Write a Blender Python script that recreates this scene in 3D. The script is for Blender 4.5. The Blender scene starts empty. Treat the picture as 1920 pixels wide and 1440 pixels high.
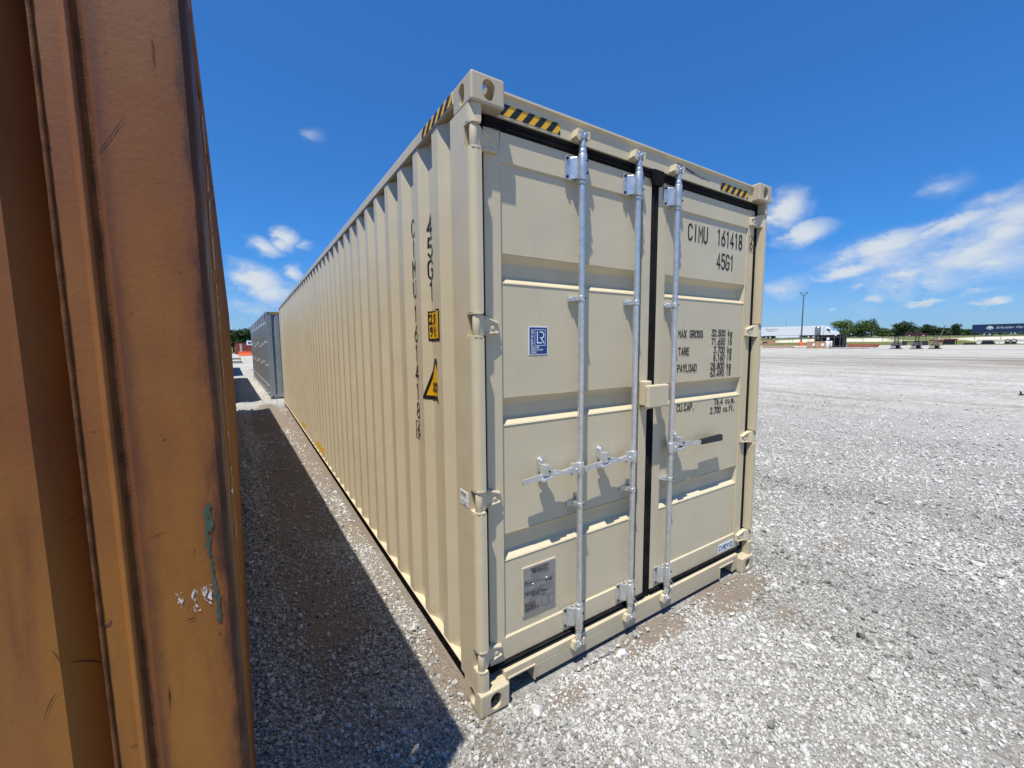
import bpy, bmesh, math, random
import numpy as np
from mathutils import Vector, Matrix

scene = bpy.context.scene
R = math.radians

# ------------------------------------------------------------------ camera
cam_d = bpy.data.cameras.new('camera')
cam = bpy.data.objects.new('camera', cam_d)
scene.collection.objects.link(cam)
CAM = Vector((-0.8323, -1.5934, 1.7740))
YAW, PITCH, ROLL = 0.5693, -0.0957, -0.0077
cam_d.sensor_width = 36.0
cam_d.lens = 772.58 / 1920 * 36
cam_d.clip_start = 0.02
cam_d.clip_end = 9000
fw = Vector((math.sin(YAW) * math.cos(PITCH), math.cos(YAW) * math.cos(PITCH), math.sin(PITCH)))
rt = Vector((math.cos(YAW), -math.sin(YAW), 0))
up = rt.cross(fw)
rt2 = rt * math.cos(ROLL) + up * math.sin(ROLL)
up2 = up * math.cos(ROLL) - rt * math.sin(ROLL)
mw = Matrix.Identity(4)
for i in range(3):
    mw[i][0], mw[i][1], mw[i][2], mw[i][3] = rt2[i], up2[i], -fw[i], CAM[i]
cam.matrix_world = mw
scene.camera = cam

# ------------------------------------------------------------------ exposure
scene.view_settings.view_transform = 'Standard'
scene.view_settings.look = 'None'
scene.view_settings.gamma = 1.0
scene.view_settings.exposure = 0.46

# ------------------------------------------------------------------ sun
SUN = Vector((-0.305, -0.215, 1.0)).normalized()     # towards the sun
sun_d = bpy.data.lights.new('sun', 'SUN')
sun_d.energy = 5.0
sun_d.angle = R(0.53)
sun_d.color = (1.0, 0.958, 0.87)
sun = bpy.data.objects.new('sun', sun_d)
scene.collection.objects.link(sun)
sun.rotation_euler = SUN.to_track_quat('Z', 'Y').to_euler()
sun.location = (-20, -15, 60)

# ------------------------------------------------------------------ world: Nishita sky with fair-weather clouds
world = bpy.data.worlds.new('World')
scene.world = world
world.use_nodes = True
wt = world.node_tree
wt.nodes.clear()


def wn(tp, **kw):
    n = wt.nodes.new(tp)
    for k, v in kw.items():
        setattr(n, k, v)
    return n


def wl(a, b):
    wt.links.new(a, b)


def wmath(op, a, b=None, c=None, clamp=False):
    n = wn('ShaderNodeMath', operation=op, use_clamp=clamp)
    for i, x in enumerate((a, b, c)):
        if x is None:
            continue
        if isinstance(x, (int, float)):
            n.inputs[i].default_value = x
        else:
            wl(x, n.inputs[i])
    return n.outputs[0]


sky = wn('ShaderNodeTexSky', sky_type='NISHITA')
sky.sun_disc = False
sky.sun_elevation = math.asin(SUN.z)
sky.sun_rotation = math.atan2(SUN.x, SUN.y) % (2 * math.pi)
sky.altitude = 50
sky.air_density = 1.0
sky.dust_density = 0.6
sky.ozone_density = 3.0
gam = wn('ShaderNodeGamma')
gam.inputs['Gamma'].default_value = 0.78
wl(sky.outputs[0], gam.inputs['Color'])
hsv = wn('ShaderNodeMix', data_type='RGBA', blend_type='MULTIPLY')       # deeper, less milky blue
hsv.inputs[0].default_value = 1.0
hsv.inputs[7].default_value = (0.255, 0.775, 1.47, 1)
wl(gam.outputs[0], hsv.inputs[6])
bg = wn('ShaderNodeBackground')
bg.inputs['Strength'].default_value = 0.106
wl(hsv.outputs[2], bg.inputs['Color'])
bgc = wn('ShaderNodeBackground')
bgc.inputs['Strength'].default_value = 0.58
bgc.inputs['Color'].default_value = (0.88, 0.945, 1.0, 1)
geo = wn('ShaderNodeNewGeometry')
sep = wn('ShaderNodeSeparateXYZ')
tc = wn('ShaderNodeTexCoord')
wl(tc.outputs['Generated'], sep.inputs[0])
az = wmath('MULTIPLY', wmath('ARCTAN2', sep.outputs[0], sep.outputs[1]), 180 / math.pi)
hyp = wmath('SQRT', wmath('ADD', wmath('MULTIPLY', sep.outputs[0], sep.outputs[0]), wmath('MULTIPLY', sep.outputs[1], sep.outputs[1])))
el = wmath('MULTIPLY', wmath('ARCTAN2', sep.outputs[2], hyp), 180 / math.pi)
cmb = wn('ShaderNodeCombineXYZ')
wl(az, cmb.inputs[0])
wl(el, cmb.inputs[1])
# (azimuth, elevation, half width, half height in degrees, tilt, thickness)
CLOUDS = [(65.26, 14.67, 2.02, 1.63, 0, 1.0), (67.14, 11.75, 2.33, 0.94, 12, 1.0), (73.92, 9.55, 3.24, 0.88, 17, 1.0),
          (78.85, 10.73, 2.88, 0.76, 17, 0.85), (71.74, 7.41, 2.51, 0.71, 12, 0.9), (75.87, 6.72, 2.04, 0.52, 10, 0.75),
          (80.36, 8.13, 3.33, 1.03, 15, 0.8), (82.15, 9.17, 1.74, 0.98, 15, 0.8), (81.32, 12.34, 2.33, 0.79, 20, 0.5),
          (78.11, 14.11, 1.49, 0.73, 35, 0.4), (81.38, 7.05, 2.1, 0.69, 12, 0.75), (77.78, 5.84, 2.08, 0.46, 8, 0.6),
          (81.77, 3.66, 1.16, 0.37, 4, 0.9), (77.36, 3.87, 1.51, 0.36, 3, 0.8), (73.82, 4.29, 1.02, 0.33, 12, 0.6),
          (71.84, 5.66, 1.28, 0.44, 15, 0.6), (69.93, 3.55, 0.92, 0.29, 0, 0.6), (65.68, 5.88, 2.95, 1.48, 10, 0.5),
          (80.6, 4.57, 2.18, 0.38, 5, 0.5), (67.31, 3.4, 1.46, 0.47, 0, 0.4), (2.37, 11.47, 1.72, 0.76, -8, 0.85),
          (4.62, 12.59, 1.22, 1.12, -25, 0.9), (6.58, 12.01, 0.8, 0.48, -30, 0.5), (1.35, 7.66, 2.6, 1.43, 0, 1.0),
          (3.18, 6.56, 3.4, 1.53, 0, 0.7), (5.43, 8.67, 0.97, 0.75, 0, 0.8), (0.63, 4.29, 3.82, 1.7, 0, 0.45),
          (8.27, 23.84, 1.08, 0.61, 0, 0.3), (4.81, 5.7, 1.73, 1.26, 0, 0.5),
          (79.5, 7.4, 8.0, 2.6, 13, 0.66), (74.0, 8.6, 5.2, 1.7, 14, 0.62), (82.5, 10.4, 5.0, 2.0, 14, 0.62)]
fine = wn('ShaderNodeTexNoise')
fine.inputs['Scale'].default_value = 0.42
fine.inputs['Detail'].default_value = 7
fine.inputs['Roughness'].default_value = 0.62
fine.inputs['Distortion'].default_value = 0.25
stretch = wn('ShaderNodeMapping')
stretch.inputs['Scale'].default_value = (0.75, 1.35, 1)
stretch.inputs['Rotation'].default_value = (0, 0, R(-12))
wl(cmb.outputs[0], stretch.inputs[0])
wl(stretch.outputs[0], fine.inputs['Vector'])
warp = wn('ShaderNodeVectorMath', operation='MULTIPLY_ADD')
wl(fine.outputs['Color'], warp.inputs[0])
warp.inputs[1].default_value = (4.2, 2.0, 0)
wl(cmb.outputs[0], warp.inputs[2])
warp2 = wn('ShaderNodeVectorMath', operation='SUBTRACT')
wl(warp.outputs[0], warp2.inputs[0])
warp2.inputs[1].default_value = (2.1, 1.0, 0)
acc = None
TILT = {}
for t_ in (13, -8):                          # clouds lie along two common slants
    mp = wn('ShaderNodeMapping')
    mp.inputs['Rotation'].default_value = (0, 0, R(-t_))
    wl(warp2.outputs[0], mp.inputs[0])
    TILT[t_] = mp.outputs[0]
for (a_, e_, w_, h_, t_, s_) in CLOUDS:
    t0 = 13 if a_ > 30 else -8
    c_, n_ = math.cos(R(-t0)), math.sin(R(-t0))
    cx, cy = a_ * c_ - e_ * n_, a_ * n_ + e_ * c_
    sx, sy = 1 / (w_ * 1.55 / math.cos(R(e_))), 1 / (h_ * 1.75)
    ma = wn('ShaderNodeVectorMath', operation='MULTIPLY_ADD')
    wl(TILT[t0], ma.inputs[0])
    ma.inputs[1].default_value = (sx, sy, 0)
    ma.inputs[2].default_value = (-cx * sx, -cy * sy, 0)
    ln = wn('ShaderNodeVectorMath', operation='LENGTH')
    wl(ma.outputs[0], ln.inputs[0])
    v_ = wmath('MULTIPLY_ADD', ln.outputs['Value'], -s_, s_)
    acc = wmath('MAXIMUM', v_, 0.0 if acc is None else acc)
dens = wmath('ADD', acc, wmath('MULTIPLY', wmath('SUBTRACT', fine.outputs[0], 0.5), wmath('MULTIPLY', acc, 2.2, clamp=True)))
sm = wn('ShaderNodeMapRange', interpolation_type='SMOOTHSTEP')
sm.inputs['From Min'].default_value = 0.0
sm.inputs['From Max'].default_value = 0.85
sm.inputs['To Max'].default_value = 0.93
wl(dens, sm.inputs['Value'])
above = wmath('GREATER_THAN', el, 0.0)
# thin veil of distant cloud low in the sky
veil = wn('ShaderNodeTexNoise')
veil.inputs['Scale'].default_value = 0.16
veil.inputs['Detail'].default_value = 4
wl(stretch.outputs[0], veil.inputs['Vector'])
vm = wn('ShaderNodeMapRange', interpolation_type='SMOOTHSTEP')
vm.inputs['From Min'].default_value = 0.45
vm.inputs['From Max'].default_value = 0.75
vm.inputs['To Max'].default_value = 0.35
wl(veil.outputs[0], vm.inputs['Value'])
low = wn('ShaderNodeMapRange', interpolation_type='SMOOTHSTEP')
low.inputs['From Min'].default_value = 13
low.inputs['From Max'].default_value = 3
wl(el, low.inputs['Value'])
veilv = wmath('MULTIPLY', wmath('MULTIPLY', vm.outputs[0], low.outputs[0]), above)
haze_ = wn('ShaderNodeMapRange', interpolation_type='SMOOTHSTEP')       # paler, greyer air towards the horizon
haze_.inputs['From Min'].default_value = 11
haze_.inputs['From Max'].default_value = -1
haze_.inputs['To Max'].default_value = 0.34
wl(el, haze_.inputs['Value'])
veilv = wmath('MAXIMUM', veilv, haze_.outputs[0])
fac = wmath('MAXIMUM', sm.outputs[0], veilv, clamp=True)
mixs = wn('ShaderNodeMixShader')
wl(fac, mixs.inputs[0])
wl(bg.outputs[0], mixs.inputs[1])
wl(bgc.outputs[0], mixs.inputs[2])
wo = wn('ShaderNodeOutputWorld')
wl(mixs.outputs[0], wo.inputs['Surface'])
scene.cycles.max_bounces = 8
scene.cycles.diffuse_bounces = 4
scene.cycles.use_adaptive_sampling = True

# ------------------------------------------------------------------ helpers
COL = scene.collection


class MB:
    """collects boxes, tubes, prisms and strips; build() links them as one mesh object"""

    def __init__(self):
        self.v, self.f, self.s, self.m = [], [], [], []

    def add(self, vs, fs, smooth=False, mi=0):
        o = len(self.v)
        self.v += [tuple(p) for p in vs]
        for f in fs:
            self.f.append([i + o for i in f])
            self.s.append(smooth)
            self.m.append(mi)
        return self

    def box(self, x0, x1, y0, y1, z0, z1, mi=0):
        vs = [(x, y, z) for x in (x0, x1) for y in (y0, y1) for z in (z0, z1)]
        fs = [(0, 1, 3, 2), (4, 6, 7, 5), (0, 4, 5, 1), (2, 3, 7, 6), (0, 2, 6, 4), (1, 5, 7, 3)]
        return self.add(vs, fs, mi=mi)

    def cyl(self, p0, p1, r0, r1=None, n=16, caps=True, mi=0):
        r1 = r0 if r1 is None else r1
        p0, p1 = Vector(p0), Vector(p1)
        d = (p1 - p0).normalized()
        a = d.orthogonal().normalized()
        b = d.cross(a)
        ring = [a * math.cos(2 * math.pi * k / n) + b * math.sin(2 * math.pi * k / n) for k in range(n)]
        vs = [p0 + q * r0 for q in ring] + [p1 + q * r1 for q in ring]
        self.add(vs, [(k, (k + 1) % n, n + (k + 1) % n, n + k) for k in range(n)], True, mi)
        if caps:
            self.add([p0 + q * r0 for q in ring], [tuple(reversed(range(n)))], mi=mi)
            self.add([p1 + q * r1 for q in ring], [tuple(range(n))], mi=mi)
        return self

    def tube(self, pts, r, n=8, mi=0):
        for a, b in zip(pts[:-1], pts[1:]):
            self.cyl(a, b, r, n=n, mi=mi)
        return self

    def prism(self, poly, axis, a, b, mi=0, smooth=False):
        """poly: list of 2-D points in the two other axes (in x,y,z order)"""
        def p3(p, t):
            return {0: (t, p[0], p[1]), 1: (p[0], t, p[1]), 2: (p[0], p[1], t)}[axis]
        n = len(poly)
        vs = [p3(p, a) for p in poly] + [p3(p, b) for p in poly]
        self.add(vs, [(k, (k + 1) % n, n + (k + 1) % n, n + k) for k in range(n)], smooth, mi)
        self.add([p3(p, a) for p in poly], [tuple(range(n))], mi=mi)
        self.add([p3(p, b) for p in poly], [tuple(range(n))], mi=mi)
        return self

    def lathe(self, c, prof, n=16, mi=0):
        vs = []
        for (r, z) in prof:
            for k in range(n):
                t = 2 * math.pi * k / n
                vs.append((c[0] + r * math.cos(t), c[1] + r * math.sin(t), c[2] + z))
        fs = []
        for j in range(len(prof) - 1):
            for k in range(n):
                fs.append((j * n + k, j * n + (k + 1) % n, (j + 1) * n + (k + 1) % n, (j + 1) * n + k))
        return self.add(vs, fs, True, mi)

    def mesh(self, name, mats):
        me = bpy.data.meshes.new(name)
        me.from_pydata(self.v, [], self.f)
        me.polygons.foreach_set('use_smooth', self.s)
        for mt in (mats if isinstance(mats, (list, tuple)) else [mats]):
            me.materials.append(mt)
        me.polygons.foreach_set('material_index', self.m)
        bm = bmesh.new()
        bm.from_mesh(me)
        bmesh.ops.recalc_face_normals(bm, faces=bm.faces)
        bm.to_mesh(me)
        bm.free()
        me.update()
        return me

    def build(self, name, mats, parent=None, bevel=0, weld=False):
        me = self.mesh(name, mats)
        if weld or bevel:
            bm = bmesh.new()
            bm.from_mesh(me)
            bmesh.ops.remove_doubles(bm, verts=bm.verts, dist=1e-5)
            bmesh.ops.recalc_face_normals(bm, faces=bm.faces)
            bm.to_mesh(me)
            bm.free()
        o = bpy.data.objects.new(name, me)
        COL.objects.link(o)
        o.parent = parent
        if bevel:
            md = o.modifiers.new('bevel', 'BEVEL')
            md.width = bevel
            md.segments = 2
            md.limit_method = 'ANGLE'
            md.angle_limit = R(40)
        return o


def build_each(mb, name, mats, parent=None, bevel=0):
    """every separate piece collected in mb becomes an object of its own"""
    key, par = {}, []

    def find(i):
        while par[i] != i:
            par[i] = par[par[i]]
            i = par[i]
        return i
    vid = []
    for p in mb.v:
        k = (round(p[0], 5), round(p[1], 5), round(p[2], 5))
        if k not in key:
            key[k] = len(par)
            par.append(len(par))
        vid.append(key[k])
    for f in mb.f:
        a = find(vid[f[0]])
        for i in f[1:]:
            par[find(vid[i])] = a
    grp = {}
    for n_, f in enumerate(mb.f):
        grp.setdefault(find(vid[f[0]]), []).append(n_)
    out = []
    for fs in grp.values():
        q = MB()
        mp = {}
        for n_ in fs:
            ff = []
            for i in mb.f[n_]:
                if i not in mp:
                    mp[i] = len(q.v)
                    q.v.append(mb.v[i])
                ff.append(mp[i])
            q.f.append(ff)
            q.s.append(mb.s[n_])
            q.m.append(mb.m[n_])
        out.append(q.build(name, mats, parent, bevel))
    return out


def tag(o, label=None, cat=None, group=None, kind=None):
    for k, v in (('label', label), ('category', cat), ('group', group), ('kind', kind)):
        if v:
            o[k] = v
    return o


def empty(name, loc=(0, 0, 0), rz=0, rx=0, ry=0):
    e = bpy.data.objects.new(name, None)
    e.empty_display_size = 0.2
    COL.objects.link(e)
    e.location = loc
    e.rotation_euler = (rx, ry, rz)
    return e


def copy_tree(o, parent=None):
    c = o.copy()
    COL.objects.link(c)
    c.parent = parent
    for ch in list(o.children):
        copy_tree(ch, c)
    return c


# ------------------------------------------------------------------ materials
class NT:
    def __init__(self, name):
        self.mat = bpy.data.materials.new(name)
        self.mat.use_nodes = True
        self.t = self.mat.node_tree
        self.b = self.t.nodes['Principled BSDF']
        self.pos = None

    def n(self, tp, **kw):
        n = self.t.nodes.new(tp)
        for k, v in kw.items():
            setattr(n, k, v)
        return n

    def l(self, a, b):
        self.t.links.new(a, b)

    def P(self, obj=False):
        if obj:
            return self.n('ShaderNodeTexCoord').outputs['Object']
        if self.pos is None:
            self.pos = self.n('ShaderNodeNewGeometry').outputs['Position']
        return self.pos

    def noise(self, scale, detail=3, rough=.55, vec=None, stretch=None, off=(0, 0, 0)):
        t = self.n('ShaderNodeTexNoise')
        t.inputs['Scale'].default_value = scale
        t.inputs['Detail'].default_value = detail
        t.inputs['Roughness'].default_value = rough
        v = vec if vec is not None else self.P()
        if stretch or off != (0, 0, 0):
            m = self.n('ShaderNodeMapping')
            m.inputs['Scale'].default_value = stretch or (1, 1, 1)
            m.inputs['Location'].default_value = off
            self.l(v, m.inputs[0])
            v = m.outputs[0]
        self.l(v, t.inputs['Vector'])
        return t.outputs[0]

    def math(self, op, a, b=None, c=None, clamp=False):
        n = self.n('ShaderNodeMath', operation=op, use_clamp=clamp)
        for i, x in enumerate((a, b, c)):
            if x is None:
                continue
            if isinstance(x, (int, float)):
                n.inputs[i].default_value = x
            else:
                self.l(x, n.inputs[i])
        return n.outputs[0]

    def ramp(self, v, a, b, lo=0., hi=1., smooth=True):
        m = self.n('ShaderNodeMapRange', interpolation_type='SMOOTHSTEP' if smooth else 'LINEAR')
        m.inputs['From Min'].default_value = a
        m.inputs['From Max'].default_value = b
        m.inputs['To Min'].default_value = lo
        m.inputs['To Max'].default_value = hi
        self.l(v, m.inputs['Value'])
        return m.outputs[0]

    def mix(self, f, a, b):
        m = self.n('ShaderNodeMix', data_type='RGBA')
        for i, x in ((0, f), (6, a), (7, b)):
            if isinstance(x, (int, float)):
                m.inputs[i].default_value = x
            elif isinstance(x, tuple):
                m.inputs[i].default_value = x if len(x) == 4 else (*x, 1)
            else:
                self.l(x, m.inputs[i])
        return m.outputs[2]

    def bump(self, h, strength, dist=.01):
        b = self.n('ShaderNodeBump')
        b.inputs['Strength'].default_value = strength
        b.inputs['Distance'].default_value = dist
        self.l(h, b.inputs['Height'])
        self.l(b.outputs[0], self.b.inputs['Normal'])

    def col(self, c):
        if isinstance(c, tuple):
            self.b.inputs['Base Color'].default_value = (*c, 1)
        else:
            self.l(c, self.b.inputs['Base Color'])

    def set(self, rough=None, metal=None, spec=None):
        if rough is not None:
            if isinstance(rough, (int, float)):
                self.b.inputs['Roughness'].default_value = rough
            else:
                self.l(rough, self.b.inputs['Roughness'])
        if metal is not None:
            self.b.inputs['Metallic'].default_value = metal
        if spec is not None:
            self.b.inputs['Specular IOR Level'].default_value = spec
        return self


def plain(name, c, rough=.5, metal=0., var=.12, scale=6., bump=0., spec=.5):
    m = NT(name)
    dk = tuple(x * (1 - var) for x in c)
    lt = tuple(min(1, x * (1 + var * .6)) for x in c)
    n = m.noise(scale, 4, .6, m.P(True))
    m.col(m.mix(m.ramp(n, .3, .7), dk, lt))
    m.set(rough, metal, spec)
    if bump:
        m.bump(m.noise(scale * 12, 3, .6, m.P(True)), bump, .004)
    return m.mat


M = {}


def mk_beige():
    m = NT('beige_paint')
    p = m.P(True)
    big = m.noise(1.1, 4, .6, p)
    streak = m.noise(3.0, 4, .6, p, (4, 4, .25))
    c = m.mix(m.ramp(big, .3, .7), (.528, .450, .302), (.562, .484, .332))
    c = m.mix(m.ramp(streak, .56, .8, 0, .28), c, (.41, .35, .24))
    zz = m.n('ShaderNodeSeparateXYZ')
    m.l(p, zz.inputs[0])
    lowz = m.math('ADD', zz.outputs[2], m.math('MULTIPLY', m.noise(11, 5, .7, p), .55))
    c = m.mix(m.ramp(lowz, .62, .30, 0, .38), c, (.30, .255, .19))
    # dust and splashes: small specks
    sp = m.noise(38, 2, .5, p)
    c = m.mix(m.ramp(sp, .74, .80, 0, .5), c, (.26, .23, .18))
    m.col(c)
    m.l(m.ramp(m.noise(6, 4, .65, p), .3, .7, .28, .46), m.b.inputs['Roughness'])
    m.b.inputs['Specular IOR Level'].default_value = .45
    h = m.math('ADD', m.math('MULTIPLY', m.noise(220, 2, .5, p), .35), m.math('MULTIPLY', m.noise(3.2, 2, .5, p), 9.0))
    m.bump(h, .13, .004)
    return m.mat


def mk_galv():
    m = NT('galvanised_steel')
    p = m.P(True)
    vo = m.n('ShaderNodeTexVoronoi')
    vo.inputs['Scale'].default_value = 45
    m.l(p, vo.inputs['Vector'])
    sp = m.n('ShaderNodeSeparateColor')
    m.l(vo.outputs['Color'], sp.inputs[0])
    c = m.mix(sp.outputs[0], (.56, .565, .56), (.66, .665, .66))
    m.col(c)
    m.l(m.ramp(m.noise(30, 3, .6, p), .3, .7, .27, .35), m.b.inputs['Roughness'])
    m.b.inputs['Metallic'].default_value = .72
    m.bump(m.noise(40, 2, .5, p), .03, .002)
    return m.mat


def mk_rubber():
    m = NT('black_rubber')
    p = m.P(True)
    m.col(m.mix(m.ramp(m.noise(8, 4, .6, p), .35, .75), (.006, .006, .007), (.016, .0155, .015)))
    m.set(.85, 0, .12)
    m.bump(m.noise(60, 2, .5, p), .15, .003)
    return m.mat


def mk_ochre(name='ochre_weathered_paint', a=(.215, .078, .013), b=(.270, .106, .019), rust=(.130, .040, .013)):
    m = NT(name)
    p = m.P(True)
    c = m.mix(m.ramp(m.noise(3.2, 5, .65, p), .3, .7), a, b)
    c = m.mix(m.ramp(m.noise(1.1, 3, .6, p, (2.5, 2.5, .8), (7, 3, 5)), .42, .66, 0, .75), c, (a[0] * .80, a[1] * .62, a[2] * 1.25))
    zo = m.n('ShaderNodeSeparateXYZ')
    m.l(p, zo.inputs[0])
    hz = m.math('ADD', zo.outputs[2], m.math('MULTIPLY', m.math('SUBTRACT', m.noise(1.6, 4, .6, p, (3, 3, 1)), .5), 1.6))
    c = m.mix(m.ramp(hz, 1.55, 2.45, 0, .70), c, (.150, .052, .020))
    c = m.mix(m.ramp(hz, 1.75, 1.15, 0, .45), c, (.315, .130, .018))
    # faded pinkish weathering
    c = m.mix(m.ramp(m.noise(2.0, 4, .6, p, (3, 3, .5), (4, 1, 2)), .5, .75, 0, .5), c, (.205, .080, .032))
    # rust running down
    st = m.noise(5.0, 5, .6, p, (3.0, 3.0, .35))
    c = m.mix(m.ramp(st, .50, .74, 0, .62), c, rust)
    st2 = m.noise(30, 5, .7, p, (1, 1, .18), (3, 2, 1))
    c = m.mix(m.ramp(st2, .62, .80, 0, .25), c, (.100, .034, .013))
    # chips and freckles of rust
    c = m.mix(m.ramp(m.noise(24, 6, .7, p), .66, .70, 0, .9), c, (.060, .020, .010))
    c = m.mix(m.ramp(m.noise(75, 4, .7, p, (1, 1, .6)), .70, .73, 0, .8), c, (.085, .030, .012))
    m.col(c)
    m.l(m.ramp(m.noise(12, 4, .6, p), .3, .7, .48, .75), m.b.inputs['Roughness'])
    m.b.inputs['Specular IOR Level'].default_value = .35
    h = m.math('ADD', m.math('MULTIPLY', m.noise(90, 4, .65, p), .8), m.math('MULTIPLY', m.noise(6, 2, .5, p), .8))
    m.bump(h, .16, .004)
    return m.mat


def mk_rust():
    m = NT('rust')
    p = m.P(True)
    c = m.mix(m.ramp(m.noise(45, 5, .7, p), .3, .7), (.050, .019, .009), (.115, .046, .019))
    c = m.mix(m.ramp(m.noise(14, 4, .7, p), .5, .72, 0, .7), c, (.16, .075, .028))
    m.col(c)
    m.set(.85, 0, .2)
    m.bump(m.noise(160, 4, .7, p), .5, .004)
    return m.mat


M['beige'] = mk_beige()
M['galv'] = mk_galv()
M['rubber'] = mk_rubber()
M['ochre'] = mk_ochre()
M['rust'] = mk_rust()
M['rust_pale'] = plain('rusty_paint', (.115, .045, .016), .85, var=.45, scale=22, bump=.3, spec=.2)
M['black'] = plain('black_lettering', (.012, .012, .013), .45, var=.1)
M['white_matte'] = plain('white_stencil_paint', (.70, .70, .68), 1.0, var=.15, scale=20, spec=.0)
M['white'] = plain('white_paint', (.74, .75, .76), .45, var=.06)


def mk_smear(name, a, b, cover, scale):
    """paint rubbed off onto rough steel: patchy, with bare gaps"""
    m = NT(name)
    p = m.P(True)
    m.col(m.mix(m.ramp(m.noise(60, 4, .7, p), .3, .7), a, b))
    m.set(.75, 0, .3)
    tr = m.n('ShaderNodeBsdfTransparent')
    mx = m.n('ShaderNodeMixShader')
    m.l(m.ramp(m.noise(scale, 5, .75, p, (1, 1, .45)), cover, cover + .05), mx.inputs[0])
    m.l(m.b.outputs[0], mx.inputs[1])
    m.l(tr.outputs[0], mx.inputs[2])
    out = [n for n in m.t.nodes if n.type == 'OUTPUT_MATERIAL'][0]
    m.l(mx.outputs[0], out.inputs['Surface'])
    return m.mat


M['scuff'] = mk_smear('white_scuff', (.50, .46, .40), (.72, .69, .64), .455, 170)
M['teal'] = mk_smear('teal_scuff', (.030, .060, .045), (.070, .105, .080), .56, 70)
M['smudge'] = mk_smear('grease_smudge', (.10, .095, .085), (.20, .185, .155), .50, 90)
M['rust_smear'] = mk_smear('rust_scratch', (.040, .015, .008), (.085, .032, .014), .58, 140)
M['yellow'] = plain('yellow_tape', (.74, .40, .012), .4, var=.06)
M['decal_yellow'] = plain('yellow_decal', (.66, .36, .010), .4, var=.05)
M['blue'] = plain('blue_decal', (.006, .042, .185), .35, var=.08)
M['decal_white'] = plain('white_decal', (.78, .80, .82), .35, var=.04)
M['plate'] = plain('engraved_plate', (.27, .255, .245), .45, .2, var=.15, scale=14)
M['rivet'] = plain('rivet_white', (.8, .8, .78), .3)
M['inside'] = plain('underside_dark', (.035, .030, .025), .8)
M['hole'] = plain('bolt_black', (.015, .015, .016), .6)
M['grip'] = plain('black_grip', (.012, .012, .013), .5)
M['grey'] = plain('grey_container_paint', (.22, .245, .255), .45, var=.12, scale=3)
M['ltgrey'] = plain('light_grey_metal', (.55, .56, .56), .45, var=.1)
M['redbrown'] = plain('red_brown_container_paint', (.21, .040, .028), .55, var=.2, scale=2)
M['bluegrey'] = plain('slate_container_paint', (.10, .14, .17), .55, var=.2, scale=2)
M['orange'] = plain('orange_plastic', (.72, .105, .020), .5, var=.1)
M['steel_dark'] = plain('dark_steel', (.030, .033, .040), .5, .3, var=.35, scale=5)
M['steel_olive'] = plain('weathered_olive_steel', (.13, .105, .065), .6, .1, var=.4, scale=4)
M['black_metal'] = plain('black_painted_metal', (.012, .013, .015), .5, var=.3)
M['maroon'] = plain('maroon_car_paint', (.075, .008, .014), .35)
M['red'] = plain('dark_red_paint', (.15, .014, .016), .45, var=.15)
M['rustred'] = plain('rusty_red_pipe', (.27, .085, .050), .75, var=.35, scale=5)
M['wood'] = plain('pallet_wood', (.40, .27, .155), .8, var=.35, scale=6)
M['card'] = plain('cardboard', (.40, .225, .130), .8, var=.15, scale=3)
M['wrap'] = plain('white_wrap', (.75, .76, .77), .35, var=.1)
M['navy'] = plain('navy_trailer_paint', (.016, .030, .095), .35, var=.1, scale=1)
M['logo'] = plain('pale_logo_paint', (.60, .64, .66), .5, var=.08)
M['green'] = plain('green_lettering', (.03, .16, .09), .5)
M['tyre'] = plain('tyre_rubber', (.018, .018, .019), .8)
M['glass'] = plain('dark_glass', (.02, .025, .03), .08)
M['pole'] = plain('light_pole_metal', (.10, .105, .11), .5, .4)
M['asphalt'] = plain('pale_asphalt', (.17, .17, .165), .9, var=.2, scale=.4)
M['concrete'] = plain('concrete', (.50, .48, .43), .9, var=.12, scale=.5)
M['bark'] = plain('bark', (.09, .065, .045), .9, var=.4, scale=4, bump=.4)
M['tank'] = plain('steel_tank', (.36, .34, .32), .35, .7, var=.35, scale=3)
M['brown_pole'] = plain('weathered_timber_pole', (.17, .15, .13), .85)

# ------------------------------------------------------------------ terrain
SLOPE = 0.0095


def sstep(a, b, x):
    t = np.clip((x - a) / (b - a), 0, 1)
    return t * t * (3 - 2 * t)


def road_t(x, y):
    return x - (160 + (70 - y) * 0.18)


def terrain(x, y):
    x = np.asarray(x, float)
    y = np.asarray(y, float)
    z = SLOPE * 3 * np.log1p(np.exp(np.clip((x - 6) / 3, -40, 40))) * 1.0
    z = np.where((x - 6) / 3 > 39, SLOPE * (x - 6), z)
    return z + 1.55 * sstep(-34, -9, road_t(x, y))


def tz(x, y):
    return float(terrain(x, y))


def at(u, r, dz=0.0):
    """ground point at horizontal distance r in the direction of photo column u (at the horizon)"""
    a = YAW + math.atan((u - 960) / 772.58)
    x = CAM.x + r * math.sin(a)
    y = CAM.y + r * math.cos(a)
    return Vector((x, y, tz(x, y) + dz))


def px(u, r, n):
    """metres covered by n photo pixels at column u, distance r"""
    return n * r * math.cos(math.atan((u - 960) / 772.58)) / 772.58


rng = np.random.default_rng(7)
_tab = rng.random((256, 256))


def vnoise(x, y):
    xi = np.floor(x).astype(int)
    yi = np.floor(y).astype(int)
    fx = x - xi
    fy = y - yi
    fx = fx * fx * (3 - 2 * fx)
    fy = fy * fy * (3 - 2 * fy)
    g = lambda a, b: _tab[a % 256, b % 256]
    return (g(xi, yi) * (1 - fx) + g(xi + 1, yi) * fx) * (1 - fy) + (g(xi, yi + 1) * (1 - fx) + g(xi + 1, yi + 1) * fx) * fy


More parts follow.
